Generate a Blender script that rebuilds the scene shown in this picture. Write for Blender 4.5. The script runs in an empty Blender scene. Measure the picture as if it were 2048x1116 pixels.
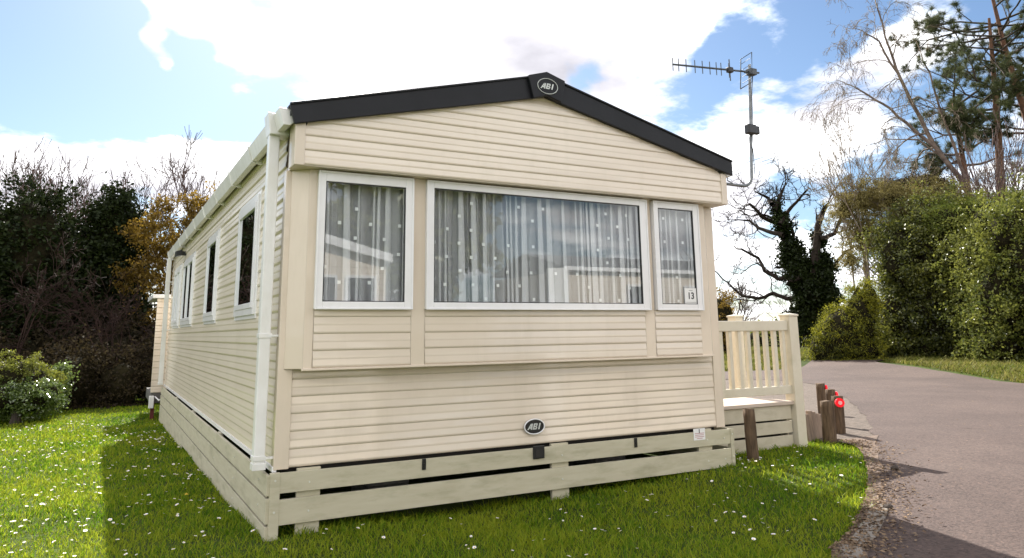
import bpy, bmesh, math, random
import numpy as np
from mathutils import Vector, Matrix, noise as mnoise
random.seed(7); rng = np.random.default_rng(7)
sc = bpy.context.scene; COL = sc.collection
R = math.radians

# ------------------------------------------------------------------ materials
def nt(name):
    m = bpy.data.materials.new(name); m.use_nodes = True
    t = m.node_tree; t.nodes.clear(); return m, t
def N(t, k, **kw):
    n = t.nodes.new(k)
    for a, b in kw.items():
        if a.startswith('i_'): n.inputs[a[2:].replace('_', ' ')].default_value = b
        else: setattr(n, a, b)
    return n
def ramp(t, fac, stops):
    r = N(t, 'ShaderNodeValToRGB'); e = r.color_ramp.elements
    while len(e) < len(stops): e.new(.5)
    for q, (p, c) in zip(e, stops): q.position = p; q.color = (*c, 1)
    t.links.new(fac, r.inputs[0]); return r.outputs[0]
def mat(name, c1, c2=None, scale=6, rough=.5, bump=0, bscale=60, spec=.5, coat=0, metal=0, detail=5, stretch=None, dirt=None, r2=None):
    """procedural principled: two tones through noise, optional bump"""
    m, t = nt(name); L = t.links.new
    o = N(t, 'ShaderNodeOutputMaterial'); p = N(t, 'ShaderNodeBsdfPrincipled')
    L(p.outputs[0], o.inputs[0])
    p.inputs['Roughness'].default_value = rough; p.inputs['Metallic'].default_value = metal
    p.inputs['Specular IOR Level'].default_value = spec; p.inputs['Coat Weight'].default_value = coat
    tc = N(t, 'ShaderNodeTexCoord'); mp = N(t, 'ShaderNodeMapping'); L(tc.outputs['Object'], mp.inputs[0])
    if stretch: mp.inputs['Scale'].default_value = stretch
    n = N(t, 'ShaderNodeTexNoise'); n.inputs['Scale'].default_value = scale; n.inputs['Detail'].default_value = detail
    L(mp.outputs[0], n.inputs['Vector'])
    c2 = c2 or tuple(x*.85 for x in c1)
    bc = ramp(t, n.outputs[0], [(.32, c1), (.68, c2)])
    if dirt:
        m3 = N(t, 'ShaderNodeMapping'); m3.inputs['Scale'].default_value = dirt[2]; L(tc.outputs['Object'], m3.inputs[0])
        n3 = N(t, 'ShaderNodeTexNoise'); n3.inputs['Scale'].default_value = dirt[1]; n3.inputs['Detail'].default_value = 7; n3.inputs['Roughness'].default_value = .65; L(m3.outputs[0], n3.inputs['Vector'])
        mr3 = N(t, 'ShaderNodeMapRange'); mr3.inputs[1].default_value = .50; mr3.inputs[2].default_value = .78; mr3.inputs[3].default_value = 0; mr3.inputs[4].default_value = dirt[3]; L(n3.outputs[0], mr3.inputs[0])
        mx3 = N(t, 'ShaderNodeMix', data_type='RGBA'); L(mr3.outputs[0], mx3.inputs[0]); L(bc, mx3.inputs[6]); mx3.inputs[7].default_value = (*dirt[0], 1); bc = mx3.outputs[2]
    L(bc, p.inputs['Base Color'])
    if r2 is not None:
        mr = N(t, 'ShaderNodeMapRange'); mr.inputs[3].default_value = rough; mr.inputs[4].default_value = r2
        L(n.outputs[0], mr.inputs[0]); L(mr.outputs[0], p.inputs['Roughness'])
    if bump:
        b = N(t, 'ShaderNodeBump'); b.inputs['Strength'].default_value = 1; b.inputs['Distance'].default_value = bump
        n2 = N(t, 'ShaderNodeTexNoise'); n2.inputs['Scale'].default_value = bscale; n2.inputs['Detail'].default_value = 3
        L(mp.outputs[0], n2.inputs['Vector']); L(n2.outputs[0], b.inputs['Height']); L(b.outputs[0], p.inputs['Normal'])
    return m
def leafmat(name, stops, trans=.35, gloss=.15, rough=.4, nscale=1.2):
    """leaves: tone per leaf and per clump, light passes through"""
    m, t = nt(name); L = t.links.new
    o = N(t, 'ShaderNodeOutputMaterial')
    g = N(t, 'ShaderNodeNewGeometry'); tc = N(t, 'ShaderNodeTexCoord')
    n = N(t, 'ShaderNodeTexNoise'); n.inputs['Scale'].default_value = nscale; n.inputs['Detail'].default_value = 3
    L(tc.outputs['Object'], n.inputs['Vector'])
    a = N(t, 'ShaderNodeMath', operation='MULTIPLY_ADD'); a.inputs[1].default_value = .45
    L(g.outputs['Random Per Island'], a.inputs[0])
    s = N(t, 'ShaderNodeMath', operation='MULTIPLY'); s.inputs[1].default_value = .9
    L(n.outputs[0], s.inputs[0]); L(s.outputs[0], a.inputs[2])
    k = len(stops)
    c = ramp(t, a.outputs[0], [(.3+.5*i/(k-1), q) for i, q in enumerate(stops)])
    d = N(t, 'ShaderNodeBsdfDiffuse'); tr = N(t, 'ShaderNodeBsdfTranslucent'); gl = N(t, 'ShaderNodeBsdfGlossy')
    gl.inputs['Roughness'].default_value = rough
    L(c, d.inputs[0]); L(c, tr.inputs[0])
    m1 = N(t, 'ShaderNodeMixShader'); m1.inputs[0].default_value = trans; L(d.outputs[0], m1.inputs[1]); L(tr.outputs[0], m1.inputs[2])
    m2 = N(t, 'ShaderNodeMixShader')
    f = N(t, 'ShaderNodeFresnel'); f.inputs[0].default_value = 1.45
    fm = N(t, 'ShaderNodeMath', operation='MULTIPLY'); fm.inputs[1].default_value = gloss/.15; fm.use_clamp = True
    cl = N(t, 'ShaderNodeMath', operation='MINIMUM'); cl.inputs[1].default_value = gloss*.22
    L(f.outputs[0], fm.inputs[0]); L(fm.outputs[0], cl.inputs[0]); L(cl.outputs[0], m2.inputs[0])
    L(m1.outputs[0], m2.inputs[1]); L(gl.outputs[0], m2.inputs[2]); L(m2.outputs[0], o.inputs[0])
    return m
def glassmat(name, k=2.6, tint=(.97, .985, .985)):
    m, t = nt(name); L = t.links.new
    o = N(t, 'ShaderNodeOutputMaterial'); f = N(t, 'ShaderNodeFresnel'); f.inputs[0].default_value = 1.5
    mm = N(t, 'ShaderNodeMath', operation='MULTIPLY'); mm.inputs[1].default_value = k; mm.use_clamp = True
    tr = N(t, 'ShaderNodeBsdfTransparent'); tr.inputs[0].default_value = (*tint, 1)
    gl = N(t, 'ShaderNodeBsdfGlossy'); gl.inputs['Roughness'].default_value = .005; gl.inputs[0].default_value = (.93, .95, .97, 1)
    ge = N(t, 'ShaderNodeNewGeometry'); fr = N(t, 'ShaderNodeMath', operation='SUBTRACT'); fr.inputs[0].default_value = 1; L(ge.outputs['Backfacing'], fr.inputs[1])
    m5 = N(t, 'ShaderNodeMath', operation='MULTIPLY'); L(mm.outputs[0], m5.inputs[0]); L(fr.outputs[0], m5.inputs[1])     # one reflecting face per pane
    mx = N(t, 'ShaderNodeMixShader'); L(f.outputs[0], mm.inputs[0]); L(m5.outputs[0], mx.inputs[0])
    L(tr.outputs[0], mx.inputs[1]); L(gl.outputs[0], mx.inputs[2]); L(mx.outputs[0], o.inputs[0]); return m

M = {}
M['clad'] = mat('cream_cladding', (.71, .618, .515), (.675, .583, .48), 1.6, .13, .0007, 7, .5, stretch=(1, 1, 3), coat=.5, dirt=((.42, .36, .25), 2.2, (2.2, 2.2, .45), .22))
M['clad_side'] = mat('cream_side_cladding', (.72, .64, .515), (.68, .60, .475), 1.2, .30, .0012, 5, .5, stretch=(1, 1, 3), coat=.18, dirt=((.40, .36, .24), 2.2, (1, 1, .45), .25))
M['trim'] = mat('cream_trim', (.675, .58, .475), (.64, .545, .44), 2.5, .25, .0005, 9, .5, coat=.3, dirt=((.42, .35, .24), 3, (2, 2, .4), .3))
M['upvc'] = mat('white_upvc', (.80, .79, .80), (.76, .75, .76), 3, .22, 0, 8, dirt=((.55, .53, .48), 5, (1.5, 1.5, .7), .3))
M['pipe'] = mat('white_pipe', (.79, .78, .77), (.70, .69, .66), 5, .3, .0004, 20, dirt=((.45, .45, .38), 5, (2, 2, .5), .4))
M['slate'] = mat('dark_slate_plastic', (.006, .0065, .009), (.010, .0105, .014), 4, .5, .0006, 30, spec=.3)
M['roof'] = mat('grey_roof_sheet', (.10, .10, .105), (.07, .07, .075), 5, .5, .002, 30)
M['board'] = mat('sage_skirting_board', (.50, .462, .345), (.455, .415, .30), 5, .5, .0005, 120, stretch=(1, 1, 6), r2=.7, dirt=((.20, .19, .10), 5, (.6, .6, 2.2), .6))
M['deck'] = mat('cream_deck_board', (.52, .47, .365), (.45, .40, .30), 6, .5, .0006, 90, r2=.65, dirt=((.22, .19, .11), 5, (.7, .7, 2), .5))
M['rail'] = mat('cream_vinyl_rail', (.62, .57, .46), (.58, .525, .415), 5, .35, .0003, 30, dirt=((.36, .33, .2), 6, (1, 1, 1), .4))
M['decktop'] = mat('pinkish_deck_surface', (.52, .43, .36), (.44, .36, .29), 14, .6, .001, 90, stretch=(.2, 1, 1))
M['black'] = mat('black_plastic', (.008, .008, .009), (.014, .014, .015), 9, .35)
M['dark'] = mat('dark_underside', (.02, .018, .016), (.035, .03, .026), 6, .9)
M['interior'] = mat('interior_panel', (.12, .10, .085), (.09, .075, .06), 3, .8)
M['screw'] = mat('pale_screw_cap', (.62, .62, .55), None, 9, .4)
M['letter'] = mat('silver_lettering', (.62, .64, .62), (.5, .52, .5), 20, .35, metal=.1)
M['curtain'] = None
M['card'] = mat('white_card', (.78, .77, .76), (.74, .73, .72), 10, .5)
M['motif'] = mat('white_motif', (.88, .88, .88), None, 10, .7)
M['pane_backing'] = mat('grey_pane_backing', (.34, .36, .34), (.16, .18, .17), 3, .8, stretch=(1, 9, .4))  # backing behind the side panes; grey of their reflections put into the colour
M['ink'] = mat('dark_ink', (.03, .03, .035), None, 10, .6)
M['redink'] = mat('pale_red_ink', (.5, .25, .27), None, 10, .6)
M['metal'] = mat('galvanised_steel', (.22, .23, .235), (.13, .135, .14), 30, .45, .0005, 60, metal=.7)
M['darkmetal'] = mat('dull_aluminium', (.10, .11, .12), (.06, .065, .07), 30, .5, metal=.4)
M['wood'] = mat('weathered_post_wood', (.15, .10, .062), (.06, .04, .026), 9, .85, .004, 40, stretch=(6, 6, .8), spec=.2)
M['sleeper'] = mat('pale_sleeper_wood', (.33, .25, .19), (.20, .15, .115), 7, .85, .005, 30, stretch=(5, 5, .6), spec=.2)
M['block'] = mat('concrete_block', (.16, .15, .14), (.10, .095, .09), 18, .9, .004, 60)
M['asphalt'] = None
M['concrete'] = mat('kerb_concrete', (.25, .22, .19), (.15, .125, .10), 9, .9, .006, 60, detail=8)
M['dirt'] = mat('brown_dirt', (.17, .12, .09), (.095, .066, .05), 11, .95, .012, 60, detail=9)
M['gravel'] = mat('sandy_gravel', (.135, .102, .08), (.07, .053, .04), 22, .95, .012, 70, detail=8)
M['bark'] = mat('grey_brown_bark', (.085, .068, .055), (.045, .036, .03), 9, .9, .01, 30, stretch=(3, 3, .5), spec=.2)
M['twig'] = mat('reddish_twig', (.13, .085, .075), (.08, .05, .045), 3, .8, spec=.2)
M['darktwig'] = mat('dark_reddish_twig', (.055, .032, .027), (.03, .018, .015), 3, .8, spec=.1)
M['paletwig'] = mat('pale_twig', (.26, .21, .155), (.16, .12, .09), 3, .8, spec=.2)
M['pinebark'] = mat('orange_pine_bark', (.22, .11, .065), (.10, .06, .045), 8, .9, .02, 20, stretch=(3, 3, .6), spec=.2)
M['birch'] = mat('birch_bark', (.20, .15, .12), (.09, .065, .055), 5, .8, .005, 20, spec=.2)
M['ivy'] = leafmat('dark_ivy_leaf', [(.006, .009, .003), (.012, .019, .005), (.024, .034, .009)], .15, .06, .4)
M['hedge'] = leafmat('hedge_leaf', [(.030, .040, .009), (.080, .095, .017), (.21, .215, .036)], .45, .2, .4, .5)
M['laurel'] = leafmat('glossy_laurel_leaf', [(.032, .046, .012), (.085, .105, .020), (.21, .22, .045)], .4, .12, .3, .6)
M['olive'] = leafmat('olive_brown_bud', [(.09, .070, .026), (.17, .140, .045), (.28, .235, .085)], .4, .1, .5, .7)
M['yewleaf'] = leafmat('conifer_leaf', [(.016, .024, .005), (.075, .085, .010), (.30, .29, .025)], .4, .1, .5, 1.0)
M['yellow'] = leafmat('golden_foliage', [(.06, .036, .009), (.13, .080, .014), (.24, .155, .022)], .5, .1, .5, .8)
M['azalea'] = leafmat('shrub_leaf', [(.06, .075, .012), (.125, .14, .020), (.22, .23, .032)], .45, .15, .45, 1.5)
M['camellia'] = leafmat('glossy_shrub_leaf', [(.045, .075, .015), (.10, .15, .03), (.18, .24, .06)], .35, .4, .25, 1.5)
M['softgreen'] = leafmat('soft_conifer_leaf', [(.05, .075, .012), (.10, .14, .02), (.17, .20, .03)], .45, .1, .5, .8)
M['shade'] = mat('dark_crown_core', (.028, .024, .012), (.012, .011, .006), 7, .95, .05, 12, spec=.05)  # near-black colour standing in for the shade inside crowns
M['oakbark'] = mat('dark_oak_bark', (.045, .034, .028), (.022, .017, .014), 9, .9, .01, 30, spec=.1)
M['needle'] = leafmat('pine_needle', [(.035, .045, .02), (.06, .075, .032), (.11, .12, .05)], .3, .1, .5, .8)
M['brush'] = leafmat('brown_undergrowth', [(.012, .009, .006), (.024, .017, .010), (.045, .034, .015)], .3, .05, .6, 1.0)
M['grass'] = leafmat('grass_blade', [(.040, .105, .006), (.115, .220, .010), (.30, .345, .024)], .5, .03, .45, 1.1)
M['roughgrass'] = leafmat('rough_grass_blade', [(.06, .080, .012), (.115, .140, .018), (.22, .20, .06)], .45, .05, .5, 1.1)
M['litter'] = leafmat('dead_leaf', [(.06, .04, .026), (.13, .085, .055), (.24, .17, .11)], .1, .05, .6, 4)
M['petal'] = mat('daisy_petal', (.82, .80, .80), (.80, .74, .76), 30, .6)
M['yolk'] = mat('daisy_centre', (.75, .48, .03), None, 30, .6)
def mk_soil():
    m = mat('lawn_soil', (.060, .085, .012), (.035, .05, .012), 2.2, .95, .02, 35, spec=.1, detail=9); return m
M['soil'] = mk_soil()
M['field'] = mat('distant_field', (.10, .15, .022), (.075, .11, .02), .05, .95, spec=.1)
M['hill'] = mat('distant_hill', (.06, .075, .045), (.04, .05, .035), .02, .95, spec=.05)
def mk_asphalt():
    m, t = nt('asphalt'); L = t.links.new
    o = N(t, 'ShaderNodeOutputMaterial'); p = N(t, 'ShaderNodeBsdfPrincipled'); L(p.outputs[0], o.inputs[0])
    tc = N(t, 'ShaderNodeTexCoord'); p.inputs['Roughness'].default_value = .85; p.inputs['Specular IOR Level'].default_value = .3
    a = N(t, 'ShaderNodeTexNoise'); a.inputs['Scale'].default_value = .55; a.inputs['Detail'].default_value = 12; a.inputs['Roughness'].default_value = .68
    b = N(t, 'ShaderNodeTexVoronoi'); b.inputs['Scale'].default_value = 60
    d = N(t, 'ShaderNodeTexNoise'); d.inputs['Scale'].default_value = 60; d.inputs['Detail'].default_value = 4
    for q in (a, b, d): L(tc.outputs['Object'], q.inputs['Vector'])
    c1 = ramp(t, a.outputs[0], [(.3, (.054, .036, .030)), (.50, (.076, .052, .044)), (.72, (.100, .070, .058))])
    c2 = ramp(t, b.outputs['Color'], [(.1, (.62, .6, .6)), (.5, (1, 1, 1)), (.85, (1.15, 1.13, 1.12)), (.96, (1.6, 1.55, 1.5))])
    mx = N(t, 'ShaderNodeMix', data_type='RGBA', blend_type='MULTIPLY'); mx.inputs[0].default_value = 1
    L(c1, mx.inputs[6]); L(c2, mx.inputs[7]); L(mx.outputs[2], p.inputs['Base Color'])
    bp = N(t, 'ShaderNodeBump'); bp.inputs['Distance'].default_value = .006; L(d.outputs[0], bp.inputs['Height']); L(bp.outputs[0], p.inputs['Normal'])
    return m
M['asphalt'] = mk_asphalt()
def mk_curtain(name='net_curtain', see=.40):
    m, t = nt(name); L = t.links.new
    o = N(t, 'ShaderNodeOutputMaterial'); d = N(t, 'ShaderNodeBsdfDiffuse'); tr = N(t, 'ShaderNodeBsdfTranslucent'); tp = N(t, 'ShaderNodeBsdfTransparent')
    d.inputs[0].default_value = (.74, .73, .75, 1); tr.inputs[0].default_value = (.6, .6, .6, 1)
    a = N(t, 'ShaderNodeMixShader'); a.inputs[0].default_value = .12; L(d.outputs[0], a.inputs[1]); L(tr.outputs[0], a.inputs[2])
    b = N(t, 'ShaderNodeMixShader'); b.inputs[0].default_value = see; L(a.outputs[0], b.inputs[1]); L(tp.outputs[0], b.inputs[2])
    L(b.outputs[0], o.inputs[0]); return m
M['curtain'] = mk_curtain(); M['curtain_fold'] = mk_curtain('net_curtain_fold', .14)
M['glass'] = glassmat('window_glass')
def mk_lens():
    m, t = nt('red_reflector'); L = t.links.new
    o = N(t, 'ShaderNodeOutputMaterial'); p = N(t, 'ShaderNodeBsdfPrincipled'); L(p.outputs[0], o.inputs[0])
    p.inputs['Base Color'].default_value = (.85, .01, .02, 1); p.inputs['Roughness'].default_value = .15
    p.inputs['Emission Color'].default_value = (1, .01, .03, 1); p.inputs['Emission Strength'].default_value = .12  # faint glow added to brighten the reflector lens, which is no lamp
    return m
M['red'] = mk_lens()
M['redglow'] = mat('reflector_centre', (.95, .45, .45), None, 20, .2)
M['redmetal'] = mat('dark_red_metal', (.12, .015, .012), None, 10, .6)

# ------------------------------------------------------------------ mesh helpers
class MB:
    def __init__(s): s.v = []; s.f = []; s.mi = []; s.sm = []
    def add(s, vs, fs, mi=0, smooth=False):
        o = len(s.v); s.v += [tuple(q) for q in vs]
        for f in fs: s.f.append(tuple(i+o for i in f)); s.mi.append(mi); s.sm.append(smooth)
        return s
    def box(s, x0, x1, y0, y1, z0, z1, mi=0):
        return s.add([(x, y, z) for z in (z0, z1) for y in (y0, y1) for x in (x0, x1)],
            [(0, 2, 3, 1), (4, 5, 7, 6), (0, 1, 5, 4), (2, 6, 7, 3), (0, 4, 6, 2), (1, 3, 7, 5)], mi)
    def prism(s, poly, axis, a, b, mi=0):
        """poly of (p,q) extruded along axis 'x','y' or 'z' from a to b"""
        def P(p, q, t): return {'x': (t, p, q), 'y': (p, t, q), 'z': (p, q, t)}[axis]
        n = len(poly); vs = [P(p, q, a) for p, q in poly]+[P(p, q, b) for p, q in poly]
        fs = [tuple(range(n)), tuple(range(2*n-1, n-1, -1))]+[(i, i+n, (i+1) % n+n, (i+1) % n) for i in range(n)]
        return s.add(vs, fs, mi)
    def tube(s, pts, rad, n=10, mi=0, caps=True):
        pts = [Vector(p) for p in pts]; rs = rad if isinstance(rad, (list, tuple)) else [rad]*len(pts)
        vs = []; up = Vector((.13, .31, .94)); fs = []
        for i, p in enumerate(pts):
            d = (pts[min(i+1, len(pts)-1)]-pts[max(i-1, 0)]).normalized()
            a = d.cross(up)
            if a.length < .1: a = d.cross(Vector((1, 0, 0)))
            a.normalize(); b = d.cross(a)
            vs += [p+(a*math.cos(k*2*math.pi/n)+b*math.sin(k*2*math.pi/n))*rs[i] for k in range(n)]
        for i in range(len(pts)-1):
            for k in range(n): fs.append((i*n+k, i*n+(k+1) % n, (i+1)*n+(k+1) % n, (i+1)*n+k))
        s.add(vs, fs, mi, True)
        if caps:
            s.add(vs[:n], [tuple(range(n))], mi); s.add(vs[-n:], [tuple(range(n-1, -1, -1))], mi)
        return s
    def build(s, name, mats, parent=None, bevel=0, loc=None):
        me = bpy.data.meshes.new(name); me.from_pydata(s.v, [], s.f)
        ms = mats if isinstance(mats, list) else [mats]
        for m in ms: me.materials.append(M[m])
        me.polygons.foreach_set('material_index', s.mi); me.polygons.foreach_set('use_smooth', s.sm)
        bm = bmesh.new(); bm.from_mesh(me); bmesh.ops.recalc_face_normals(bm, faces=bm.faces); bm.to_mesh(me); bm.free()
        me.update(); o = bpy.data.objects.new(name, me); COL.objects.link(o)
        if parent: o.parent = parent; o.matrix_parent_inverse = Matrix.Translation(-parent.location) if PARENT_WORLD[0] else Matrix()
        if bevel:
            b = o.modifiers.new('bevel', 'BEVEL'); b.width = bevel; b.segments = 2; b.limit_method = 'ANGLE'; b.angle_limit = R(35)
        return o
PARENT_WORLD = [True]      # part meshes are written in world coordinates; the Empty sits at the base of the thing
def tag(o, label=None, cat=None, group=None, kind=None):
    for k, v in (('label', label), ('category', cat), ('group', group), ('kind', kind)):
        if v: o[k] = v
    return o
def empty(name, loc, label, cat, group=None):
    o = bpy.data.objects.new(name, None); COL.objects.link(o); o.location = loc; o.empty_display_size = .3
    return tag(o, label, cat, group)
def npmesh(name, V, F, mat_, parent=None, smooth=False):
    V = np.asarray(V, dtype=np.float32); F = np.asarray(F, dtype=np.int32); k = F.shape[1]
    me = bpy.data.meshes.new(name); me.vertices.add(len(V)); me.vertices.foreach_set('co', V.ravel())
    me.loops.add(F.size); me.loops.foreach_set('vertex_index', F.ravel())
    me.polygons.add(len(F)); me.polygons.foreach_set('loop_start', np.arange(0, F.size, k, dtype=np.int32))
    if smooth: me.polygons.foreach_set('use_smooth', np.ones(len(F), dtype=bool))
    me.materials.append(M[mat_]); me.update(calc_edges=True)
    o = bpy.data.objects.new(name, me); COL.objects.link(o)
    if parent: o.parent = parent; o.matrix_parent_inverse = Matrix.Translation(-parent.location)
    return o
def text_mesh(body, size, depth=.002, shear=0, bold=.0, sx=1):
    cu = bpy.data.curves.new('t', 'FONT'); cu.body = body; cu.size = size; cu.extrude = depth; cu.shear = shear; cu.offset = bold
    cu.align_x = 'CENTER'; cu.align_y = 'CENTER'
    ob = bpy.data.objects.new('t', cu); COL.objects.link(ob)
    dg = bpy.context.evaluated_depsgraph_get(); me = bpy.data.meshes.new_from_object(ob.evaluated_get(dg))
    bpy.data.objects.remove(ob); bpy.data.curves.remove(cu)
    for v in me.vertices: v.co.x *= sx
    return me
def text_obj(name, body, size, x, y, z, mat_, parent, **kw):
    me = text_mesh(body, size, **kw); me.materials.clear(); me.materials.append(M[mat_]); me.name = name
    for v in me.vertices: a = v.co.copy(); v.co = (x+a.x, y-a.z, z+a.y)
    o = bpy.data.objects.new(name, me); COL.objects.link(o)
    if parent:
        o.parent = parent; o.matrix_parent_inverse = Matrix() if parent.parent else Matrix.Translation(-parent.location)
    return o
def logo_letters(name, cx, y, cz, h, mat_, parent):
    """slanted block capitals A B I, as on the badge"""
    mb = MB(); u = h/10; sh = .28
    def poly(P, ox):
        mb.prism([(cx+(ox+a)*u+sh*(b-5)*u, cz+(b-5)*u) for a, b in P], 'y', y-.0022, y)
    poly([(-1.2, 0), (1.3, 0), (5.6, 10), (3.6, 10)], -12.2); poly([(3.6, 10), (7.4, 10), (8.2, 0), (5.8, 0)], -12.2); poly([(2.1, 2.0), (6.0, 2.0), (5.9, 4.2), (3.0, 4.2)], -12.2)
    poly([(0, 0), (2.3, 0), (2.3, 10), (0, 10)], -2.6); poly([(2.3, 8), (6.2, 8), (7.2, 9), (6.6, 10), (2.3, 10)], -2.6); poly([(2.3, 4.2), (6.2, 4.2), (6.6, 5.1), (6.2, 6.0), (2.3, 6.0)], -2.6)
    poly([(2.3, 0), (6.6, 0), (7.6, 1), (6.6, 2), (2.3, 2)], -2.6); poly([(5.2, 5.6), (7.4, 6.2), (7.6, 9.0), (5.4, 8.4)], -2.6); poly([(5.2, 1.6), (7.8, .9), (8.0, 4.0), (6.0, 4.9), (5.4, 4.4)], -2.6)
    poly([(0, 0), (2.5, 0), (2.5, 10), (0, 10)], 8.2)
    o = mb.build(name, mat_); o.parent = parent; o.matrix_parent_inverse = Matrix() if parent.parent else Matrix.Translation(-parent.location); return o

CAM = Vector((-.988, -4.870, 1.207))
SUN = Vector((.29, 1.30, 1.0)).normalized()

def ss(t): t = np.clip(t, 0, 1); return t*t*(3-2*t)
def H(x, y):
    """height of the ground"""
    x = np.asarray(x, float); y = np.asarray(y, float)
    right = .10*ss((x-1)/4)
    back = -.022*np.clip(y, 0, 10)*(1-ss((x-.5)/3))
    bump = .012*np.sin(x*1.9+1)*np.cos(y*1.6)+.008*np.sin(x*4.1+y*3.3)
    verge = .16*ss((x-15.2-(y-6)*.22)/1.8)*ss((x-12)/3)
    far = -.9*ss((np.hypot(x-8, y-4)-26)/25)
    pit = 0
    return right+back+bump*(1-ss((x-5)/3)*.7)+verge*(1-ss((x-24)/6))+far

# ------------------------------------------------------------------ caravan
def profile(z0, z1, pitch, amp=.0075):
    """shiplap cladding: list of (z, offset outwards)"""
    out = []; z = z0
    while z < z1-1e-4:
        for a, o in ((0, 0), (.025, amp*.35), (.06, amp*.72), (.11, amp*.95), (.16, amp), (.44, amp*.62), (.475, amp*.55), (.50, amp*.53), (.53, amp*.57), (.58, amp*.64), (.64, amp*.62), (.96, amp*.04), (1, 0)):
            zz = z+a*pitch
            if zz > z1: break
            out.append((zz, o))
        z += pitch
        
    out.append((z1, 0)); return out
def clad_x(mb, xr, y, z0, z1, pitch, out=-1, mi=0):
    """cladding on a plane facing out*Y; xr(z) gives the x range"""
    pr = profile(z0, z1, pitch)
    for (za, oa), (zb, ob) in zip(pr, pr[1:]):
        a0, a1 = xr(za); b0, b1 = xr(zb)
        if a1-a0 < .01: continue
        if b1-b0 < .01: b0 = b1 = (b0+b1)/2
        mb.add([(a0, y+out*oa, za), (a1, y+out*oa, za), (b1, y+out*ob, zb), (b0, y+out*ob, zb)], [(0, 1, 2, 3)], mi)
def clad_y(mb, y0, y1, x, z0, z1, pitch, out=-1, mi=0):
    pr = profile(z0, z1, pitch, .013)
    for (za, oa), (zb, ob) in zip(pr, pr[1:]):
        mb.add([(x+out*oa, y0, za), (x+out*oa, y1, za), (x+out*ob, y1, zb), (x+out*ob, y0, zb)], [(0, 1, 2, 3)], mi)
def frame_x(mb, x0, x1, z0, z1, w, ya, yb, wt=None):
    """rectangular frame facing -Y"""
    wt = wt or w
    mb.box(x0, x0+w, ya, yb, z0, z1); mb.box(x1-w, x1, ya, yb, z0, z1)
    mb.box(x0+w, x1-w, ya, yb, z0, z0+w); mb.box(x0+w, x1-w, ya, yb, z1-wt, z1)
def frame_y(mb, y0, y1, z0, z1, w, xa, xb):
    mb.box(xa, xb, y0, y0+w, z0, z1); mb.box(xa, xb, y1-w, y1, z0, z1)
    mb.box(xa, xb, y0+w, y1-w, z0, z0+w); mb.box(xa, xb, y0+w, y1-w, z1-w, z1)
W = 3.66; LEN = 9.3; ZW = .405; ZE = 2.56; GY = -.21; ZB = 2.27
def rake(x, lo=True):   # underside / top of the barge board
    t = 1-abs(x-1.83)/1.86
    return 2.522+t*(2.961-2.522) if lo else 2.647+t*(3.134-2.647)

C = empty('static_caravan', (0, 0, 0), 'large cream clad static caravan with a dark gable edge and three front windows', 'caravan')
def curtain(x0, x1, y, z0, z1, parent, seed, dots=True):
    r = random.Random(seed); mb = MB(); n = int((x1-x0)/.006); xs = []; x = x0
    ph = r.uniform(0, 6); pts = []
    for i in range(n+1):
        x = x0+(x1-x0)*i/n
        fr = 50+26*math.sin(x*4.3+seed)+12*math.sin(x*11+seed*3)
        ph += fr*(x1-x0)/n
        a = .024+.014*math.sin(x*7+seed*2)+.006*math.sin(x*17)
        pts.append((x+.020*math.sin(2*ph+.6)*(.6+.5*math.sin(x*6+seed)), y+a*math.sin(ph)+.005*math.sin(ph*.37+1)))
    rows = 5
    vs = []; fs = []
    for j in range(rows+1):
        z = z0+(z1-z0)*j/rows; k = .65+.5*(1-j/rows)
        for (px, py) in pts: vs.append((px+.004*math.sin(px*40+j), y+(py-y)*k, z))
    for j in range(rows):
        for i in range(n): fs.append((j*(n+1)+i, j*(n+1)+i+1, (j+1)*(n+1)+i+1, (j+1)*(n+1)+i))
    mb.add(vs, fs, 0, True)
    x = x0+r.uniform(.02, .06)                       # gathered folds where the net lies double
    while x < x1-.05:
        w = r.choice([.018, .026, .034, .048]); w = min(w, x1-x-.01); t0 = r.uniform(-.012, .012); b = r.uniform(.6, 1.4)
        m_ = 7; vs = []
        for j in range(5):
            tz = j/4; z = z0+(z1-z0)*tz; ww = w*(1+.35*(1-tz)*b-.15)
            for q in range(m_):
                u = q/(m_-1); vs.append((x+t0*(1-tz)+ww*u, y-.038-.010*math.sin(math.pi*u)+.006*u, z))
        mb.add(vs, [(j*m_+q, j*m_+q+1, (j+1)*m_+q+1, (j+1)*m_+q) for j in range(4) for q in range(m_-1)], 2, True)
        x += w+r.choice([.012, .03, .05, .09, .13])
    if dots:
        z = z0+.06; row = 0
        while z < z1-.03:
            xx = x0+.05+(.10 if row % 2 else 0)
            while xx < x1-.03:
                if r.random() < .62:
                    dx = r.uniform(-.012, .012); s_ = .011; yy = y-.052
                    mb.add([(xx+dx-s_, yy, z-s_), (xx+dx+s_, yy, z-s_), (xx+dx+s_, yy, z+s_), (xx+dx-s_, yy, z+s_)], [(0, 1, 2, 3)], 1)
                xx += .20
            z += .098; row += 1
    o = mb.build('curtain', ['curtain', 'motif', 'curtain_fold'], None)
    o.parent = parent; o.matrix_parent_inverse = Matrix(); return o
def sub(mb, name, mats, parent, bevel=0):
    o = mb.build(name, mats, None, bevel); o.parent = parent; o.matrix_parent_inverse = Matrix(); return o
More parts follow.
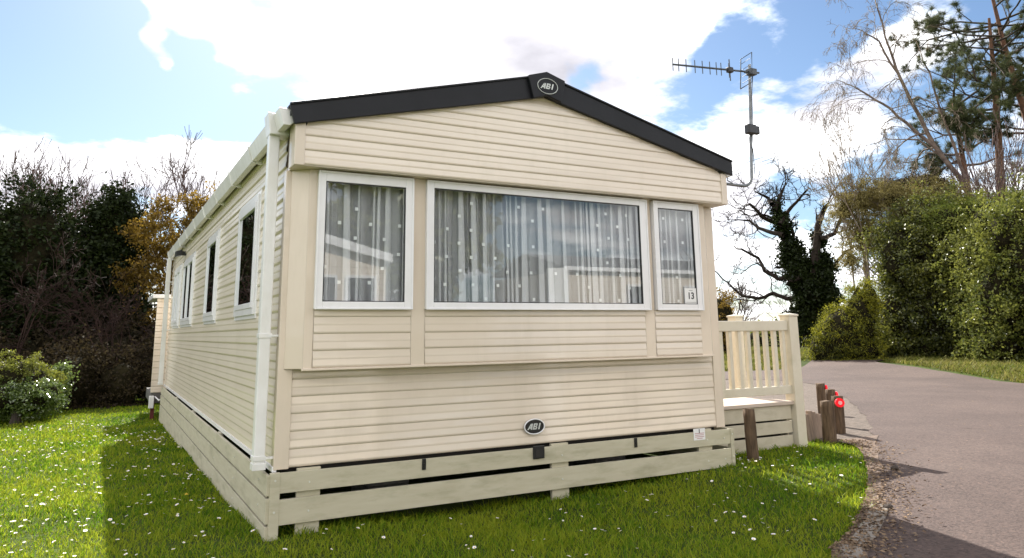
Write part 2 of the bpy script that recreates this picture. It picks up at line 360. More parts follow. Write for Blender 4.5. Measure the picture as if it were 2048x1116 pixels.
def build_caravan():
    # front wall, below the bay
    mb = MB(); clad_x(mb, lambda z: (.06, 3.60), 0, ZW, .998, .105); mb.box(.05, 3.61, .004, .05, ZW, 1.0)
    mb.build('front_wall', 'clad', C)
    # gable panel that oversails the windows
    def xr(z):
        if z < 2.50: return (.05, 3.61)
        t = (z-2.522)/(2.961-2.522); h = 1.86*(1-t)+.03; return (max(.05, 1.83-h), min(3.61, 1.83+h))
    mb = MB(); clad_x(mb, xr, GY, ZB, 3.02, .0955)
    mb.prism([(.0, ZB), (3.66, ZB), (3.66, 2.50), (1.83, 2.95), (0, 2.50)], 'y', GY+.004, GY+.04)
    mb.build('gable_panel', 'clad', C)
    mb = MB()                                        # corner strips and soffit of the gable
    mb.prism([(-.014, GY-.014), (.05, GY-.014), (.05, GY+.003), (0, GY+.003), (0, -.055), (-.014, -.055)], 'z', ZB-.006, 2.55); mb.build('gable_trim', 'trim', C, .004); mb = MB()
    mb.prism([(3.674, GY-.014), (3.61, GY-.014), (3.61, GY+.003), (3.66, GY+.003), (3.66, -.02), (3.674, -.02)], 'z', ZB-.006, 2.535); mb.build('gable_trim', 'trim', C, .004)
    mb = MB(); mb.box(0, 3.66, GY+.002, .05, ZB-.004, ZB+.02); mb.build('soffit', 'trim', C)
    # corner posts
    mb = MB(); mb.prism([(-.016, -.016), (.075, -.016), (.075, .006), (.0, .006), (.0, .06), (-.016, .06)], 'z', ZW-.006, ZB-.004)
    mb.build('corner_trim', 'trim', C, .004)
    mb = MB(); mb.prism([(3.676, -.016), (3.585, -.016), (3.585, .006), (3.66, .006), (3.66, .06), (3.676, .06)], 'z', ZW-.006, ZB-.004)
    mb.build('corner_trim', 'trim', C, .004)
    # bay: splayed shallow box carrying the windows
    yb = -.105
    mb = MB()
    def flat(x0, x1, z0=.997, z1=ZB-.004, d=0): mb.box(x0, x1, yb-d, yb+.03, z0, z1)
    mb.prism([(.020, -.020), (.113, yb), (.113, yb+.03), (.06, .02), (.02, .02)], 'z', .997, ZB-.004)
    mb.prism([(3.585, -.020), (3.500, yb), (3.500, yb+.03), (3.56, .02), (3.585, .02)], 'z', .997, ZB-.004)
    flat(.113, .172, d=.003); flat(.822, .922, d=.006); flat(2.806, 2.905, d=.006); flat(3.390, 3.50, d=.003)
    for a, b in ((.172, .822), (.922, 2.806), (2.905, 3.390)):
        mb.box(a, b, yb, yb+.03, 2.254, ZB-.004); mb.box(a, b, yb+.0, yb+.03, .997, 1.366)
    mb.add([(.02, -.02, .997), (.113, yb, .997), (3.5, yb, .997), (3.585, -.02, .997), (3.585, .01, .997), (.02, .01, .997)], [(0, 1, 2, 3, 4, 5)])
    mb.build('bay_panel', 'trim', C, .003)
    for a, b in ((.172, .822), (.922, 2.806), (2.905, 3.390)):
        mb = MB(); clad_x(mb, lambda z: (a+.002, b-.002), yb-.003, 1.0, 1.366, .105); mb.build('bay_cladding', 'clad', C)
    mb = MB(); mb.box(.105, 3.505, yb-.016, yb-.001, .985, 1.0); mb.build('bay_sill', 'trim', C, .003)
    # three front windows
    for i, (x0, x1, gl, gr, gb, gt) in enumerate(((.167, .817, .213, .762, 1.412, 2.190), (.92, 2.84, .972, 2.770, 1.412, 2.205), (2.912, 3.396, 2.960, 3.336, 1.412, 2.200))):
        mb = MB(); ya, yc = yb-.042, yb+.02
        z0, z1 = 1.366, 2.254
        mb.box(x0, gl, ya, yc, z0, z1); mb.box(gr, x1, ya, yc, z0, z1)
        mb.box(gl, gr, ya, yc, z0, gb); mb.box(gl, gr, ya, yc, gt, z1)
        # raised outer lip for the double line of the profile
        frame_x(mb, x0-.004, x1+.004, z0-.004, z1+.004, .014, ya-.006, ya-.0005)
        f = mb.build('window', 'upvc', C, .004)
        g = MB(); frame_x(g, gl, gr, gb, gt, .006, ya+.004, ya+.024); sub(g, 'gasket', 'black', f)
        g = MB(); g.box(gl+.001, gr-.001, ya+.012, ya+.017, gb+.001, gt-.001); sub(g, 'pane', 'glass', f)
        curtain(gl-.03, gr+(.15 if i == 2 else .09), yb+.082, gb-.03, gt+.03, f, i+1.3)
    # dark room behind the curtains
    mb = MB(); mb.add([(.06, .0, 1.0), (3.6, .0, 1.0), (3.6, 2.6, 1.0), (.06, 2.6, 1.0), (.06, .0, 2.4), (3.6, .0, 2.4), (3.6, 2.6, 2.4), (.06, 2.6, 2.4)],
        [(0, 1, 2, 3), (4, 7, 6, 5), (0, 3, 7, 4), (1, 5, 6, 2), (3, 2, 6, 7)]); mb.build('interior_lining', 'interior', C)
    # side walls, rear wall
    mb = MB(); clad_y(mb, .045, LEN, 0, ZW, ZE, .105); mb.box(.004, .05, .05, LEN, ZW, ZE+.04); mb.build('side_wall', 'clad_side', C)
    mb = MB(); clad_y(mb, .045, LEN, W, ZW, ZE, .105, out=1); mb.box(W-.05, W-.004, .05, LEN, ZW, ZE+.04); mb.build('side_wall', 'clad_side', C)
    mb = MB(); mb.prism([(0, ZW), (W, ZW), (W, 2.58), (1.83, 3.04), (0, 2.58)], 'y', LEN-.05, LEN); mb.build('rear_wall', 'clad', C)
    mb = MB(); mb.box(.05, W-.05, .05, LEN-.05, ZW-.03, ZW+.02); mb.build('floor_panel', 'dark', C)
    # cream starter strip along the bottom of the side
    mb = MB(); mb.box(-.022, .004, -.01, LEN, ZW-.02, ZW+.012); mb.build('base_trim', 'upvc', C, .003)
    # roof
    mb = MB()
    for s in (-1, 1):
        e = 1.83+s*1.88
        mb.add([(1.83, GY, 3.09), (e, GY, 2.61), (e, LEN+.06, 2.61), (1.83, LEN+.06, 3.09), (1.83, GY, 3.06), (e, GY, 2.58), (e, LEN+.06, 2.58), (1.83, LEN+.06, 3.06)],
            [(0, 1, 2, 3), (7, 6, 5, 4), (1, 5, 6, 2), (0, 4, 5, 1), (3, 2, 6, 7)])
    mb.build('roof', 'roof', C)
    # barge boards
    for s in (-1, 1):
        mb = MB(); e = 1.83+s*1.893; eb = 1.83+s*1.858
        mb.prism([(1.83, 3.134), (e, 2.645), (e if s > 0 else eb, 2.520), (1.83, 2.961)], 'y', GY-.045, GY-.018)
        mb.prism([(1.83, 3.134), (e, 2.645), (e, 2.625), (1.83, 3.114)], 'y', GY-.018, GY+.10)
        mb.build('barge_board', 'slate', C, .004)
        mb = MB(); mb.prism([(1.83, 3.142), (e, 2.653), (e, 2.638), (1.83, 3.127)], 'y', GY-.056, GY-.042); mb.build('barge_edge_lip', 'slate', C, .003)
    mb = MB(); mb.prism([(1.675, 3.096), (1.83, 3.146), (1.985, 3.106), (2.0, 3.096), (1.985, 3.072), (1.968, 2.94), (1.86, 2.955), (1.72, 2.948), (1.705, 3.07)], 'y', GY-.072, GY-.046)
    mb = MB(); mb.prism([(1.670, 3.104), (1.83, 3.154), (1.992, 3.104), (1.992, 3.084), (1.955, 2.925), (1.83, 2.965), (1.71, 2.925), (1.670, 3.084)], 'y', GY-.078, GY-.046)
    cap = mb.build('ridge_cap', 'slate', C, .006)
    def oval(cx, cz, a, b, y, n=40): return [(cx+a*math.cos(k*2*math.pi/n), y, cz+b*math.sin(k*2*math.pi/n)) for k in range(n)]
    mb = MB(); mb.tube(oval(1.832, 3.036, .088, .060, GY-.080)+oval(1.832, 3.036, .088, .060, GY-.080)[:1], .0028, 6, caps=False); sub(mb, 'oval_ring', 'letter', cap)
    logo_letters('lettering', 1.832, GY-.079, 3.036, .044, 'letter', cap)
    # badge on the lower wall
    mb = MB(); o_ = [(p[0], p[2]) for p in oval(1.816, .530, .081, .050, 0)]; mb.prism(o_, 'y', -.026, -.010)
    bd = mb.build('badge', 'black', C, .002)
    mb = MB(); r1 = oval(1.816, .530, .083, .052, -.025); mb.tube(r1+r1[:1], .0045, 8, caps=False); sub(mb, 'rim', 'upvc', bd)
    logo_letters('lettering', 1.816, -.0265, .531, .042, 'letter', bd)
    # gutters
    for s in (-1, 1):
        xo = lambda d: (-d if s < 0 else W+d)
        mb = MB(); y0, y1 = (GY+.01, LEN+.02)
        prof = [(.018, 2.625), (.018, 2.545), (.045, 2.520), (.085, 2.520), (.118, 2.628), (.112, 2.628), (.080, 2.528), (.048, 2.528), (.024, 2.548), (.024, 2.625)]
        mb.prism([(xo(a), b) for a, b in prof], 'y', y0, y1)
        mb.prism([(xo(a), b) for a, b in prof[:5]], 'y', y0-.004, y0); g = mb.build('gutter', 'pipe', C, .002)
        if s < 0:
            yy = .95
            while yy < LEN:
                mb = MB(); mb.prism([(xo(.0), 2.560), (xo(.0), 2.50), (xo(.050), 2.505), (xo(.092), 2.512), (xo(.126), 2.634), (xo(.119), 2.636), (xo(.083), 2.520), (xo(.04), 2.520)], 'y', yy-.014, yy+.014)
                sub(mb, 'bracket', 'pipe', g, .002); yy += 1.02
            mb = MB(); mb.prism([(xo(.005), 2.64), (xo(.005), 2.50), (xo(.13), 2.50), (xo(.150), 2.645)], 'y', -.015, .135); sub(mb, 'outlet', 'pipe', g, .006)
    for y0, zt, zb in ((.015, 2.51, .435), (8.95, 2.51, .46)):
        mb = MB(); mb.box(-.128, -.060, y0+.01, y0+.085, zb, zt); dp = mb.build('downpipe', 'pipe', C, .006)
        for zz in ((1.19, .455) if y0 < 1 else (2.1, 1.3)):
            mb = MB(); mb.box(-.133, -.055, y0+.005, y0+.090, zz, zz+.028); mb.box(-.06, -.0, y0+.0, y0+.03, zz+.006, zz+.020); sub(mb, 'clip', 'pipe', dp, .002)
        mb = MB(); mb.box(-.134, -.054, y0+.004, y0+.091, zb-.035, zb+.005); sub(mb, 'shoe', 'pipe', dp, .003)
    # side windows
    for y0, y1, two in ((.92, 1.86, 0), (3.20, 4.10, 0), (5.55, 6.95, 1), (7.40, 8.55, 1)):
        z0, z1 = 1.36, 2.27
        mb = MB(); frame_y(mb, y0-.03, y1+.03, z0-.03, z1+.03, .035, -.016, .0); 
        frame_y(mb, y0, y1, z0, z1, .05, -.030, .0)
        f = mb.build('window', 'upvc', C, .003)
        mb = MB(); spans = [(y0+.05, y1-.05)] if not two else [(y0+.05, (y0+y1)/2), ((y0+y1)/2, y1-.05)]
        for a, b in spans:
            s_ = MB(); frame_y(s_, a, b, z0+.05, z1-.05, .042, -.037, -.006); sub(s_, 'sash', 'upvc', f, .003)
            g = MB(); g.box(-.023, -.020, a+.042, b-.042, z0+.092, z1-.092); sub(g, 'pane', 'glass', f)
        g = MB(); g.box(-.0155, -.0125, y0+.05, y1-.05, z0+.05, z1-.05); sub(g, 'pane_backing', 'pane_backing', f)  # sheet behind the glass, coloured to imitate a grey reflecting pane
    # outside lamp high on the side
    mb = MB(); mb.box(-.06, 0, 7.0, 7.08, 2.38, 2.44); mb.prism([(-.06, 2.38), (-.14, 2.36), (-.15, 2.43), (-.06, 2.46)], 'y', 6.95, 7.13); mb.build('outside_lamp', 'black', C, .006)
build_caravan()

# skirting: slatted boards round the base
K = empty('skirting', (0, 0, -.1), 'sage cream slatted skirting boards round the base of the nearest caravan', 'skirting')
def build_skirt():
    F = [(.268, .385), (.087, .232)]
    for (a, b) in F:
        mb = MB(); mb.box(.018, 3.70, -.052, -.030, a, b); mb.build('board', 'board', K, .002)
        mb = MB(); mb.box(3.712, 3.734, -.052, 3.0, a, b); mb.build('board', 'board', K, .002)
    for (a, b) in ((.258, .375), (.100, .242), (-.075, .084)):
        for y0, y1 in ((-.045, 5.20), (5.205, LEN)):
            g = a-(.10 if a < 0 and y0 > 1 else 0)
            mb = MB(); mb.box(-.058, -.036, y0, y1, g, b); mb.build('board', 'board', K, .002)
    mb = MB(); mb.box(-.038, .020, -.056, -.020, -.06, .388); mb.build('corner_post', 'board', K, .003)
    mb = MB(); mb.box(3.690, 3.722, -.060, -.020, .06, .388); mb.build('corner_post', 'board', K, .003)
    for x in (.125, 1.953, 3.362):
        mb = MB(); mb.box(x, x+.145, -.028, .0, -.06, .398); mb.build('upright', 'board', K, .002)
    for y in (.35, 2.2, 4.4, 6.6, 8.7):
        mb = MB(); mb.box(-.034, -.006, y, y+.14, -.2, .38); mb.build('upright', 'board', K, .002)
    mb = MB(); mb.box(.02, 3.66, LEN-.02, LEN, -.3, .4); mb.build('rear_light_stop', 'dark', K)  # unseen dark sheet added to keep the space under the floor dark
    mb = MB()
    for x in (.196, 2.028, 3.435, 3.62):
        for z in (.318, .152): mb.tube([(x, -.052, z), (x, -.056, z)], .006, 8)
    for z in (.345, .165):
        mb.tube([(-.010, -.056, z), (-.010, -.060, z)], .0065, 8); mb.tube([(3.706, -.060, z), (3.706, -.064, z)], .006, 8)
    for y in (.2, 1.2, 2.3, 3.4, 4.5, 5.5, 7):
        for z in (.32, .17, .03): mb.tube([(-.058, y, z), (-.062, y, z)], .006, 8)
    mb.build('screw_caps', 'screw', K)
    mb = MB(); mb.box(1.781, 1.873, -.066, -.053, .312, .400); v = mb.build('vent', 'black', K, .003)
    mb = MB(); mb.box(1.795, 1.859, -.069, -.066, .325, .388); o = sub(mb, 'vent_grille', 'dark', v); o.matrix_parent_inverse = Matrix()
    for x in (.947, 2.700):
        mb = MB(); mb.box(x-.014, x+.014, -.060, -.053, .318, .388); mb.tube([(x, -.060, .352), (x, -.066, .352)], .008, 8); mb.build('clip', 'black', K, .002)
build_skirt()

st = empty('sticker', (3.352, -.054, .32), 'small white notice sticker on the top front skirting board near its right end', 'sticker')
mb = MB(); mb.box(3.290, 3.412, -.0555, -.0525, .322, .412); mb.build('backing', 'card', st)
text_obj('print', 'i', .045, 3.350, -.0562, .392, 'ink', st, depth=.0004, bold=.002)
mb = MB()
for k, w_ in enumerate((.10, .092, .098, .06)): mb.box(3.352-w_/2, 3.352+w_/2, -.0565, -.0556, .372-k*.013, .377-k*.013)
mb.build('small_print', 'redink', st)

nc = empty('number_card', (3.27, -.14, 1.41), 'white pitch number card reading 13 in the bottom corner of the right front window', 'card')
mb = MB(); mb.box(3.205, 3.334, -.1385, -.1355, 1.418, 1.545); mb.build('backing', 'card', nc)
text_obj('number', '13', .075, 3.270, -.1388, 1.480, 'ink', nc, depth=.0004, bold=.002)
mb = MB(); mb.box(3.215, 3.325, -.1395, -.1386, 1.428, 1.4305); mb.build('rule', 'ink', nc)
MB().box(3.250, 3.290, -.1395, -.1386, 1.525, 1.5285).build('heading', 'ink', nc)

# concrete blocks below the caravan
def block(x, y, n, lab):
    e = empty('block_pier', (x, y, float(H(x, y))), lab, 'concrete pier')
    for k in range(n):
        z = float(H(x, y))-.03+k*.105; mb = MB(); mb.box(x-.15, x+.15, y-.2, y+.2, z, z+.1); mb.build('block', 'block', e, .006)
block(.85, .55, 3, 'grey block pier in the dark below the left of the front')
block(2.75, .55, 3, 'grey block pier in the dark below the right of the front')
mb = MB(); mb.box(1.0, 1.08, .2, LEN-.2, .22, .37); mb.box(2.58, 2.66, .2, LEN-.2, .22, .37)
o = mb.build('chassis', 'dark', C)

# television aerial
A = empty('television_aerial', (3.70, -.10, 2.48), 'grey television aerial on a bent mast fixed to the right eave of the caravan', 'aerial')
def build_aerial():
    pts = [(3.66, -.10, 2.482), (3.98, -.10, 2.478)]
    for k in range(1, 9):
        a = k/8*math.pi/2; pts.append((4.00+.115*math.sin(a), -.10, 2.478+.115*(1-math.cos(a))))
    pts += [(4.145, -.10, 3.0), (4.195, -.10, 3.665)]
    MB().tube(pts, .0135, 12).build('mast', 'metal', A)
    bR = Vector((4.275, -.135, 3.585)); bL = Vector((3.408, .085, 3.600)); d = (bL-bR)
    b = MB().tube([bR, bL], .009, 8).build('boom', 'darkmetal', A)
    up = Vector((0, 0, 1)); side = d.normalized().cross(up)
    L = d.length
    for t in (.995, .93, .845, .745, .66, .575, .50, .445):
        p = bR+d*t+up*0; h = .062
        MB().tube([p-up*h, p+up*h], .0045, 6).build('director', 'darkmetal', A)
    p = bR+d*.345
    MB().tube([p-up*.105, p+up*.105], .006, 6).tube([p+side*.012-up*.07, p+side*.012+up*.07], .005, 6).build('dipole', 'darkmetal', A)
    mb = MB(); q = p; mb.box(q.x-.030, q.x+.030, q.y-.022, q.y+.022, q.z-.026, q.z+.026); mb.build('dipole_housing', 'black', A, .008)
    p = bR+d*.155; f = [p+side*.07-up*.15+d*.03, p+side*.07+up*.15+d*.0, p+side*(-.09)+up*.16-d*.02, p-side*.09-up*.13+d*.0]
    mb = MB(); f2 = f+[f[0]]; mb.tube(f2, .005, 6)
    for k in (-.09, -.03, .04, .10): mb.tube([p+side*.07+up*k, p-side*.09+up*k], .0025, 5)
    mb.build('reflector', 'darkmetal', A)
    mb = MB(); mb.box(4.150, 4.235, -.150, -.085, 3.555, 3.615); mb.tube([(4.150, -.12, 3.585), (4.10, -.12, 3.565)], .008, 6); mb.build('mast_clamp', 'darkmetal', A, .01)
    mb = MB(); mb.box(4.055, 4.160, -.165, -.105, 2.965, 3.058); mb.build('amplifier_box', 'black', A, .012)
    mb = MB(); mb.box(4.130, 4.205, -.160, -.112, 2.970, 3.050); mb.build('amplifier_cover', 'black', A, .012)
    c = [(4.10, -.13, 2.965), (4.09, -.13, 2.93), (4.10, -.12, 2.88), (4.14, -.115, 2.83), (4.142, -.115, 2.60)]
    MB().tube(c, .004, 6).build('cable', 'metal', A)
    c = [(4.225, -.10, 3.56), (4.205, -.095, 3.40), (4.185, -.09, 3.05), (4.168, -.09, 2.92), (4.15, -.085, 2.80)]
    MB().tube(c, .004, 6).build('cable', 'darkmetal', A)
    c = [(3.74, -.16, 2.56), (3.75, -.16, 2.53), (3.78, -.13, 2.50), (3.86, -.11, 2.49)]
    MB().tube(c, .004, 6).build('cable', 'metal', A)
build_aerial()

# ------------------------------------------------------------------ deck
D = empty('deck', (4.4, .35, .1), 'cream deck platform with spindle railing at the right side of the caravan', 'deck')
def build_deck():
    x0, x1, y0, y1 = 3.72, 4.92, .35, 3.4
    for k in range(34):
        ya = y0-.02+k*.143
        if ya > y1: break
    mb = MB()
    yy = y0-.025
    while yy < y1:
        mb.box(x0, x1-.01, yy, yy+.138, .488, .520); yy += .143
    mb.build('platform', 'decktop', D, .003)
    for a, b in ((.355, .484), (.228, .338), (.090, .208)):
        MB().box(x0, 4.89, y0, y0+.022, a, b).build('fascia_board', 'deck', D, .003)
    for a, b in ((.355, .484), (.228, .338), (.090, .208)):
        MB().box(4.93, 4.952, y0+.1, y1, a, b).build('fascia_board', 'deck', D, .003)
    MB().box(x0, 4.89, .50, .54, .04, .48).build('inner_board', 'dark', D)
    def post(x, y, zt=1.325, s=.060):
        p = MB().box(x-s, x+s, y-s, y+s, -.05, zt).build('post', 'rail', D, .004)
        q = MB().box(x-s-.008, x+s+.008, y-s-.008, y+s+.008, zt, zt+.018).add([(x-s-.004, y-s-.004, zt+.018), (x+s+.004, y-s-.004, zt+.018), (x+s+.004, y+s+.004, zt+.018), (x-s-.004, y+s+.004, zt+.018), (x, y, zt+.032)], [(0, 1, 4), (1, 2, 4), (2, 3, 4), (3, 0, 4)]).build('post_cap', 'rail', None, .003)
        q.parent = p; q.matrix_parent_inverse = Matrix()
    post(4.965, .36)
    MB().box(3.69, 4.91, .325, .385, 1.185, 1.282).build('handrail', 'rail', D, .008)
    MB().box(3.69, 4.91, .335, .375, .585, .665).build('bottom_rail', 'rail', D, .006)
    for k in range(10):
        x = 3.80+k*.117
        MB().box(x-.021, x+.021, .338, .376, .66, 1.19).build('spindle', 'rail', D, .003)
    post(4.93, 1.04, 1.33, .055)

build_deck()

# timber posts beside the road
def wpost(x, y, w, zt, lean, label, refl=None):
    zb = float(H(x, y))-.05
    e = empty('timber_post', (x, y, zb), label, 'post', 'round-edged timber posts at the corner of the road')
    h = zt-zb; mb = MB(); n = 14; rings = 9; rr = random.Random(x)
    vs = []; fs = []
    for j in range(rings):
        t = j/(rings-1); z = zb+h*t
        for k in range(n):
            a = 2*math.pi*k/n; r = w/2*(1+.05*math.sin(a*3+x)+.03*rr.uniform(-1, 1))*(1-.03*t)
            cr = abs(math.cos(a))**.6*math.copysign(1, math.cos(a)); sr = abs(math.sin(a))**.6*math.copysign(1, math.sin(a))
            vs.append((x+lean*h*t+r*cr, y+r*sr, z+(.006*rr.uniform(-1, 1) if j == rings-1 else 0)))
    for j in range(rings-1):
        for k in range(n): fs.append((j*n+k, j*n+(k+1) % n, (j+1)*n+(k+1) % n, (j+1)*n+k))
    fs.append(tuple((rings-1)*n+k for k in range(n)))
    mb.add(vs, fs, 0, True); mb.build('shaft', 'wood', e)
    if refl:
        dx, dy, r, dz = refl; c = Vector((x+lean*h+dx*(w/2+.004), y+dy*(w/2+.004), zt-dz)); d = Vector((dx, dy, 0)).normalized()
        o = MB().tube([c, c+d*.022], [r, r*.95], 20).build('reflector', 'red', e)
        q = MB().tube([c+d*.0225, c+d*.026], r*.42, 14).build('reflector_centre', 'redglow', None); q.parent = o; q.matrix_parent_inverse = Matrix()
wpost(3.985, 0.0, .088, .522, -.03, 'dark timber post standing alone in the grass in front of the deck')
wpost(7.28, 1.96, .10, .495, .0, 'timber post farthest along the road edge with a small red reflector', (.85, -.5, .042, .06))
wpost(6.36, 1.08, .094, .513, .02, 'timber post mostly hidden behind two nearer posts with a red reflector facing the road', (.85, -.5, .042, .065))
wpost(5.385, .34, .115, .492, .0, 'thick timber post without a reflector at the grass tip by the deck')
wpost(5.86, .60, .104, .498, .03, 'timber post nearest the road with a large round red reflector', (-.55, -.83, .048, .062))
# retaining boards beside the deck
rw = empty('retaining_boards', (5.3, .9, 0), 'short pale upright sleeper boards holding the bank beside the deck', 'retaining wall')
for k in range(5):
    x = 5.27+k*.072; y = .45+k*.02
    h = (.36, .385, .37, .35, .335)[k]; a = .034
    mb = MB(); mb.add([(x-a, y, -.12), (x+a, y+.01, -.12), (x+a, y+.05, -.12), (x-a, y+.04, -.12), (x-a+.03, y+.06, h), (x+a+.03, y+.07, h-.006), (x+a+.03, y+.11, h-.006), (x-a+.03, y+.10, h)],
        [(0, 1, 2, 3), (4, 7, 6, 5), (0, 4, 5, 1), (1, 5, 6, 2), (2, 6, 7, 3), (3, 7, 4, 0)]); mb.build('board', 'sleeper', rw, .006)

# shed behind the caravan
S = empty('storage_shed', (.7, 10.6, -.15), 'cream clad shed with flat white top just behind the far end of the caravan', 'shed')
mb = MB(); clad_x(mb, lambda z: (-.18, 1.8), 9.95, .24, 1.88, .105); mb.prism([(-.182, 9.955), (1.8, 9.955), (1.8, 11.6), (-.06, 11.6)], 'z', .24, 1.88); mb.build('wall', 'clad', S)
MB().box(-.26, 1.85, 9.90, 11.65, 1.882, 1.95).build('roof', 'upvc', S, .006)
MB().box(-.17, 1.78, 9.97, 11.58, .06, .238).build('base', 'block', S, .006)
MB().box(-.16, -.10, 9.98, 10.04, -.3, .06).build('foot', 'redmetal', S)
MB().tube([(-.10, 9.93, .17), (-.05, 9.7, .12), (.0, 9.5, .18)], .012, 8).build('hose', 'upvc', S)
mb = MB().box(-.20, -.12, 9.86, 9.95, -.02, .19); mb.build('hose_holder', 'pipe', S, .01)

# ------------------------------------------------------------------ ground, road
def grid(x0, x1, y0, y1, nx, ny, f):
    xs = np.linspace(x0, x1, nx); ys = np.linspace(y0, y1, ny); X, Y = np.meshgrid(xs, ys); Z = f(X, Y)
    V = np.stack([X, Y, Z], -1).reshape(-1, 3); i = np.arange(nx*ny).reshape(ny, nx)
    F = np.stack([i[:-1, :-1], i[:-1, 1:], i[1:, 1:], i[1:, :-1]], -1).reshape(-1, 4); return V, F
# one sheet: fine near, stretched to the horizon
def ground():
    a = np.concatenate([-np.geomspace(900, 12, 30), np.linspace(-11, 26, 190), np.geomspace(27, 900, 34)])
    b = np.concatenate([-np.geomspace(900, 12, 30), np.linspace(-11, 20, 160), np.geomspace(21, 900, 36)])
    X, Y = np.meshgrid(a, b); Z = H(X, Y)
    i = np.arange(X.size).reshape(X.shape); V = np.stack([X, Y, Z], -1).reshape(-1, 3)
    F = np.stack([i[:-1, :-1], i[:-1, 1:], i[1:, 1:], i[1:, :-1]], -1).reshape(-1, 4)
    o = npmesh('ground', V, F, 'soil', smooth=True); tag(o, kind='structure')
    o.data.materials.append(M['field'])
    cx = V[F].mean(1); far = (np.hypot(cx[:, 0]-8, cx[:, 1]-4) > 30).astype(np.int32); o.data.polygons.foreach_set('material_index', far)
ground()
EDGE = [(1.2, -6.5), (1.4, -4.5), (1.85, -3.0), (2.50, -2.10), (3.06, -1.76), (3.60, -1.42), (4.16, -1.05), (4.87, -.52), (5.58, .02), (6.86, .98), (8.14, 2.1), (9.25, 3.13), (10.66, 4.55), (11.5, 5.8), (11.5, 7.2), (9.5, 8.6), (5.5, 9.4)]
GEDGE = [(.95, -6.5), (1.2, -4.5), (1.65, -2.9), (2.39, -2.11), (2.68, -1.94), (3.02, -1.77), (3.39, -1.55), (3.82, -1.27), (4.33, -.90), (4.97, -.38), (5.38, .05), (5.45, .35)]
def smooth_line(P, n):
    P = [Vector((*p, 0)) for p in P]; out = []
    for i in range(len(P)-1):
        p0, p1, p2, p3 = P[max(i-1, 0)], P[i], P[i+1], P[min(i+2, len(P)-1)]
        for k in range(n):
            t = k/n; out.append(.5*((2*p1)+(p2-p0)*t+(2*p0-5*p1+4*p2-p3)*t*t+(3*p1-p0-3*p2+p3)*t**3))
    out.append(P[-1]); return [(q.x, q.y) for q in out]
EL = [(x+.022*math.sin(x*23+y*9), y+.022*math.cos(x*17-y*11)) for x, y in smooth_line(EDGE, 9)]; GL = smooth_line(GEDGE, 6)
def inside(poly, X, Y):
    X = np.asarray(X); Y = np.asarray(Y); c = np.zeros(X.shape, bool); n = len(poly)
    for i in range(n):
        x1, y1 = poly[i]; x2, y2 = poly[(i+1) % n]
        if y1 == y2: continue
        m = ((y1 > Y) != (y2 > Y)) & (X < (x2-x1)*(Y-y1)/(y2-y1)+x1); c ^= m
    return c
FARE = [(5.5, 12.6), (9.5, 11.8), (12.6, 10.3), (15.2, 9.6), (19.0, 11.5), (24, 14), (25.5, 12.6), (20.0, 9.6), (17.6, 8.6), (16.5, 6.7), (15.4, 4.75), (14.3, 3.0), (13.2, -.5), (12.0, -6.5)]
FL = smooth_line(FARE, 5)
ROADPOLY = EL+FL
def fill_poly(name, poly, lift, mat_, cell=.35, fh=None):
    """sheet that follows the ground: outline filled, then cut into cells so it hugs H"""
    bm = bmesh.new(); vs = [bm.verts.new((x, y, 0)) for x, y in poly]; bm.faces.new(vs)
    xs = [p[0] for p in poly]; ys = [p[1] for p in poly]
    x = math.floor(min(xs)); 
    while x < max(xs):
        bmesh.ops.bisect_plane(bm, geom=bm.verts[:]+bm.edges[:]+bm.faces[:], plane_co=(x, 0, 0), plane_no=(1, 0, 0)); x += cell
    y = math.floor(min(ys))
    while y < max(ys):
        bmesh.ops.bisect_plane(bm, geom=bm.verts[:]+bm.edges[:]+bm.faces[:], plane_co=(0, y, 0), plane_no=(0, 1, 0)); y += cell
    for v in bm.verts: v.co.z = float(H(v.co.x, v.co.y))+lift
    bmesh.ops.recalc_face_normals(bm, faces=bm.faces)
    if sum(f.normal.z for f in bm.faces) < 0: bmesh.ops.reverse_faces(bm, faces=bm.faces)
    me = bpy.data.meshes.new(name); bm.to_mesh(me); bm.free(); me.materials.append(M[mat_])
    for p in me.polygons: p.use_smooth = True
    o = bpy.data.objects.new(name, me); COL.objects.link(o); return o
tag(fill_poly('road', ROADPOLY, .026, 'asphalt'), kind='structure')
# worn soil strip between grass and asphalt
def strip(A, B, name, mat_, lift):
    n = 60
    def res(L_):
        d = [0]
        for p, q in zip(L_, L_[1:]): d.append(d[-1]+math.hypot(q[0]-p[0], q[1]-p[1]))
        out = []
        for k in range(n):
            s_ = d[-1]*k/(n-1); i = 0
            while i < len(d)-2 and d[i+1] < s_: i += 1
            t = (s_-d[i])/(d[i+1]-d[i]); out.append((L_[i][0]+(L_[i+1][0]-L_[i][0])*t, L_[i][1]+(L_[i+1][1]-L_[i][1])*t))
        return out
    a, b = res(A), res(B); V = []; F = []; m = 5
    for k in range(n):
        for j in range(m):
            t = j/(m-1); x = a[k][0]*(1-t)+b[k][0]*t; y = a[k][1]*(1-t)+b[k][1]*t; V.append((x, y, float(H(x, y))+lift))
    for k in range(n-1):
        for j in range(m-1): F.append((k*m+j, k*m+j+1, (k+1)*m+j+1, (k+1)*m+j))
    o = npmesh(name, V, F, mat_, smooth=True); return tag(o, kind='structure')
EOFF = [(x+.03, y-.03) for x, y in EL if y < .3]
GOFF = [(x-.03, y+.03) for x, y in GL]
strip(GOFF, EOFF, 'soil_verge', 'dirt', .030)
tag(fill_poly('gravel_path', [(4.97, .60), (5.3, .5), (5.50, .02), (5.75, -.15), (7.10, .92), (8.4, 2.0), (9.5, 3.0), (10.9, 4.5), (11.8, 6.0), (11.7, 7.3), (9.3, 8.3), (5.0, 9.0), (4.97, 5.2)], .020, 'gravel', .5), kind='structure')
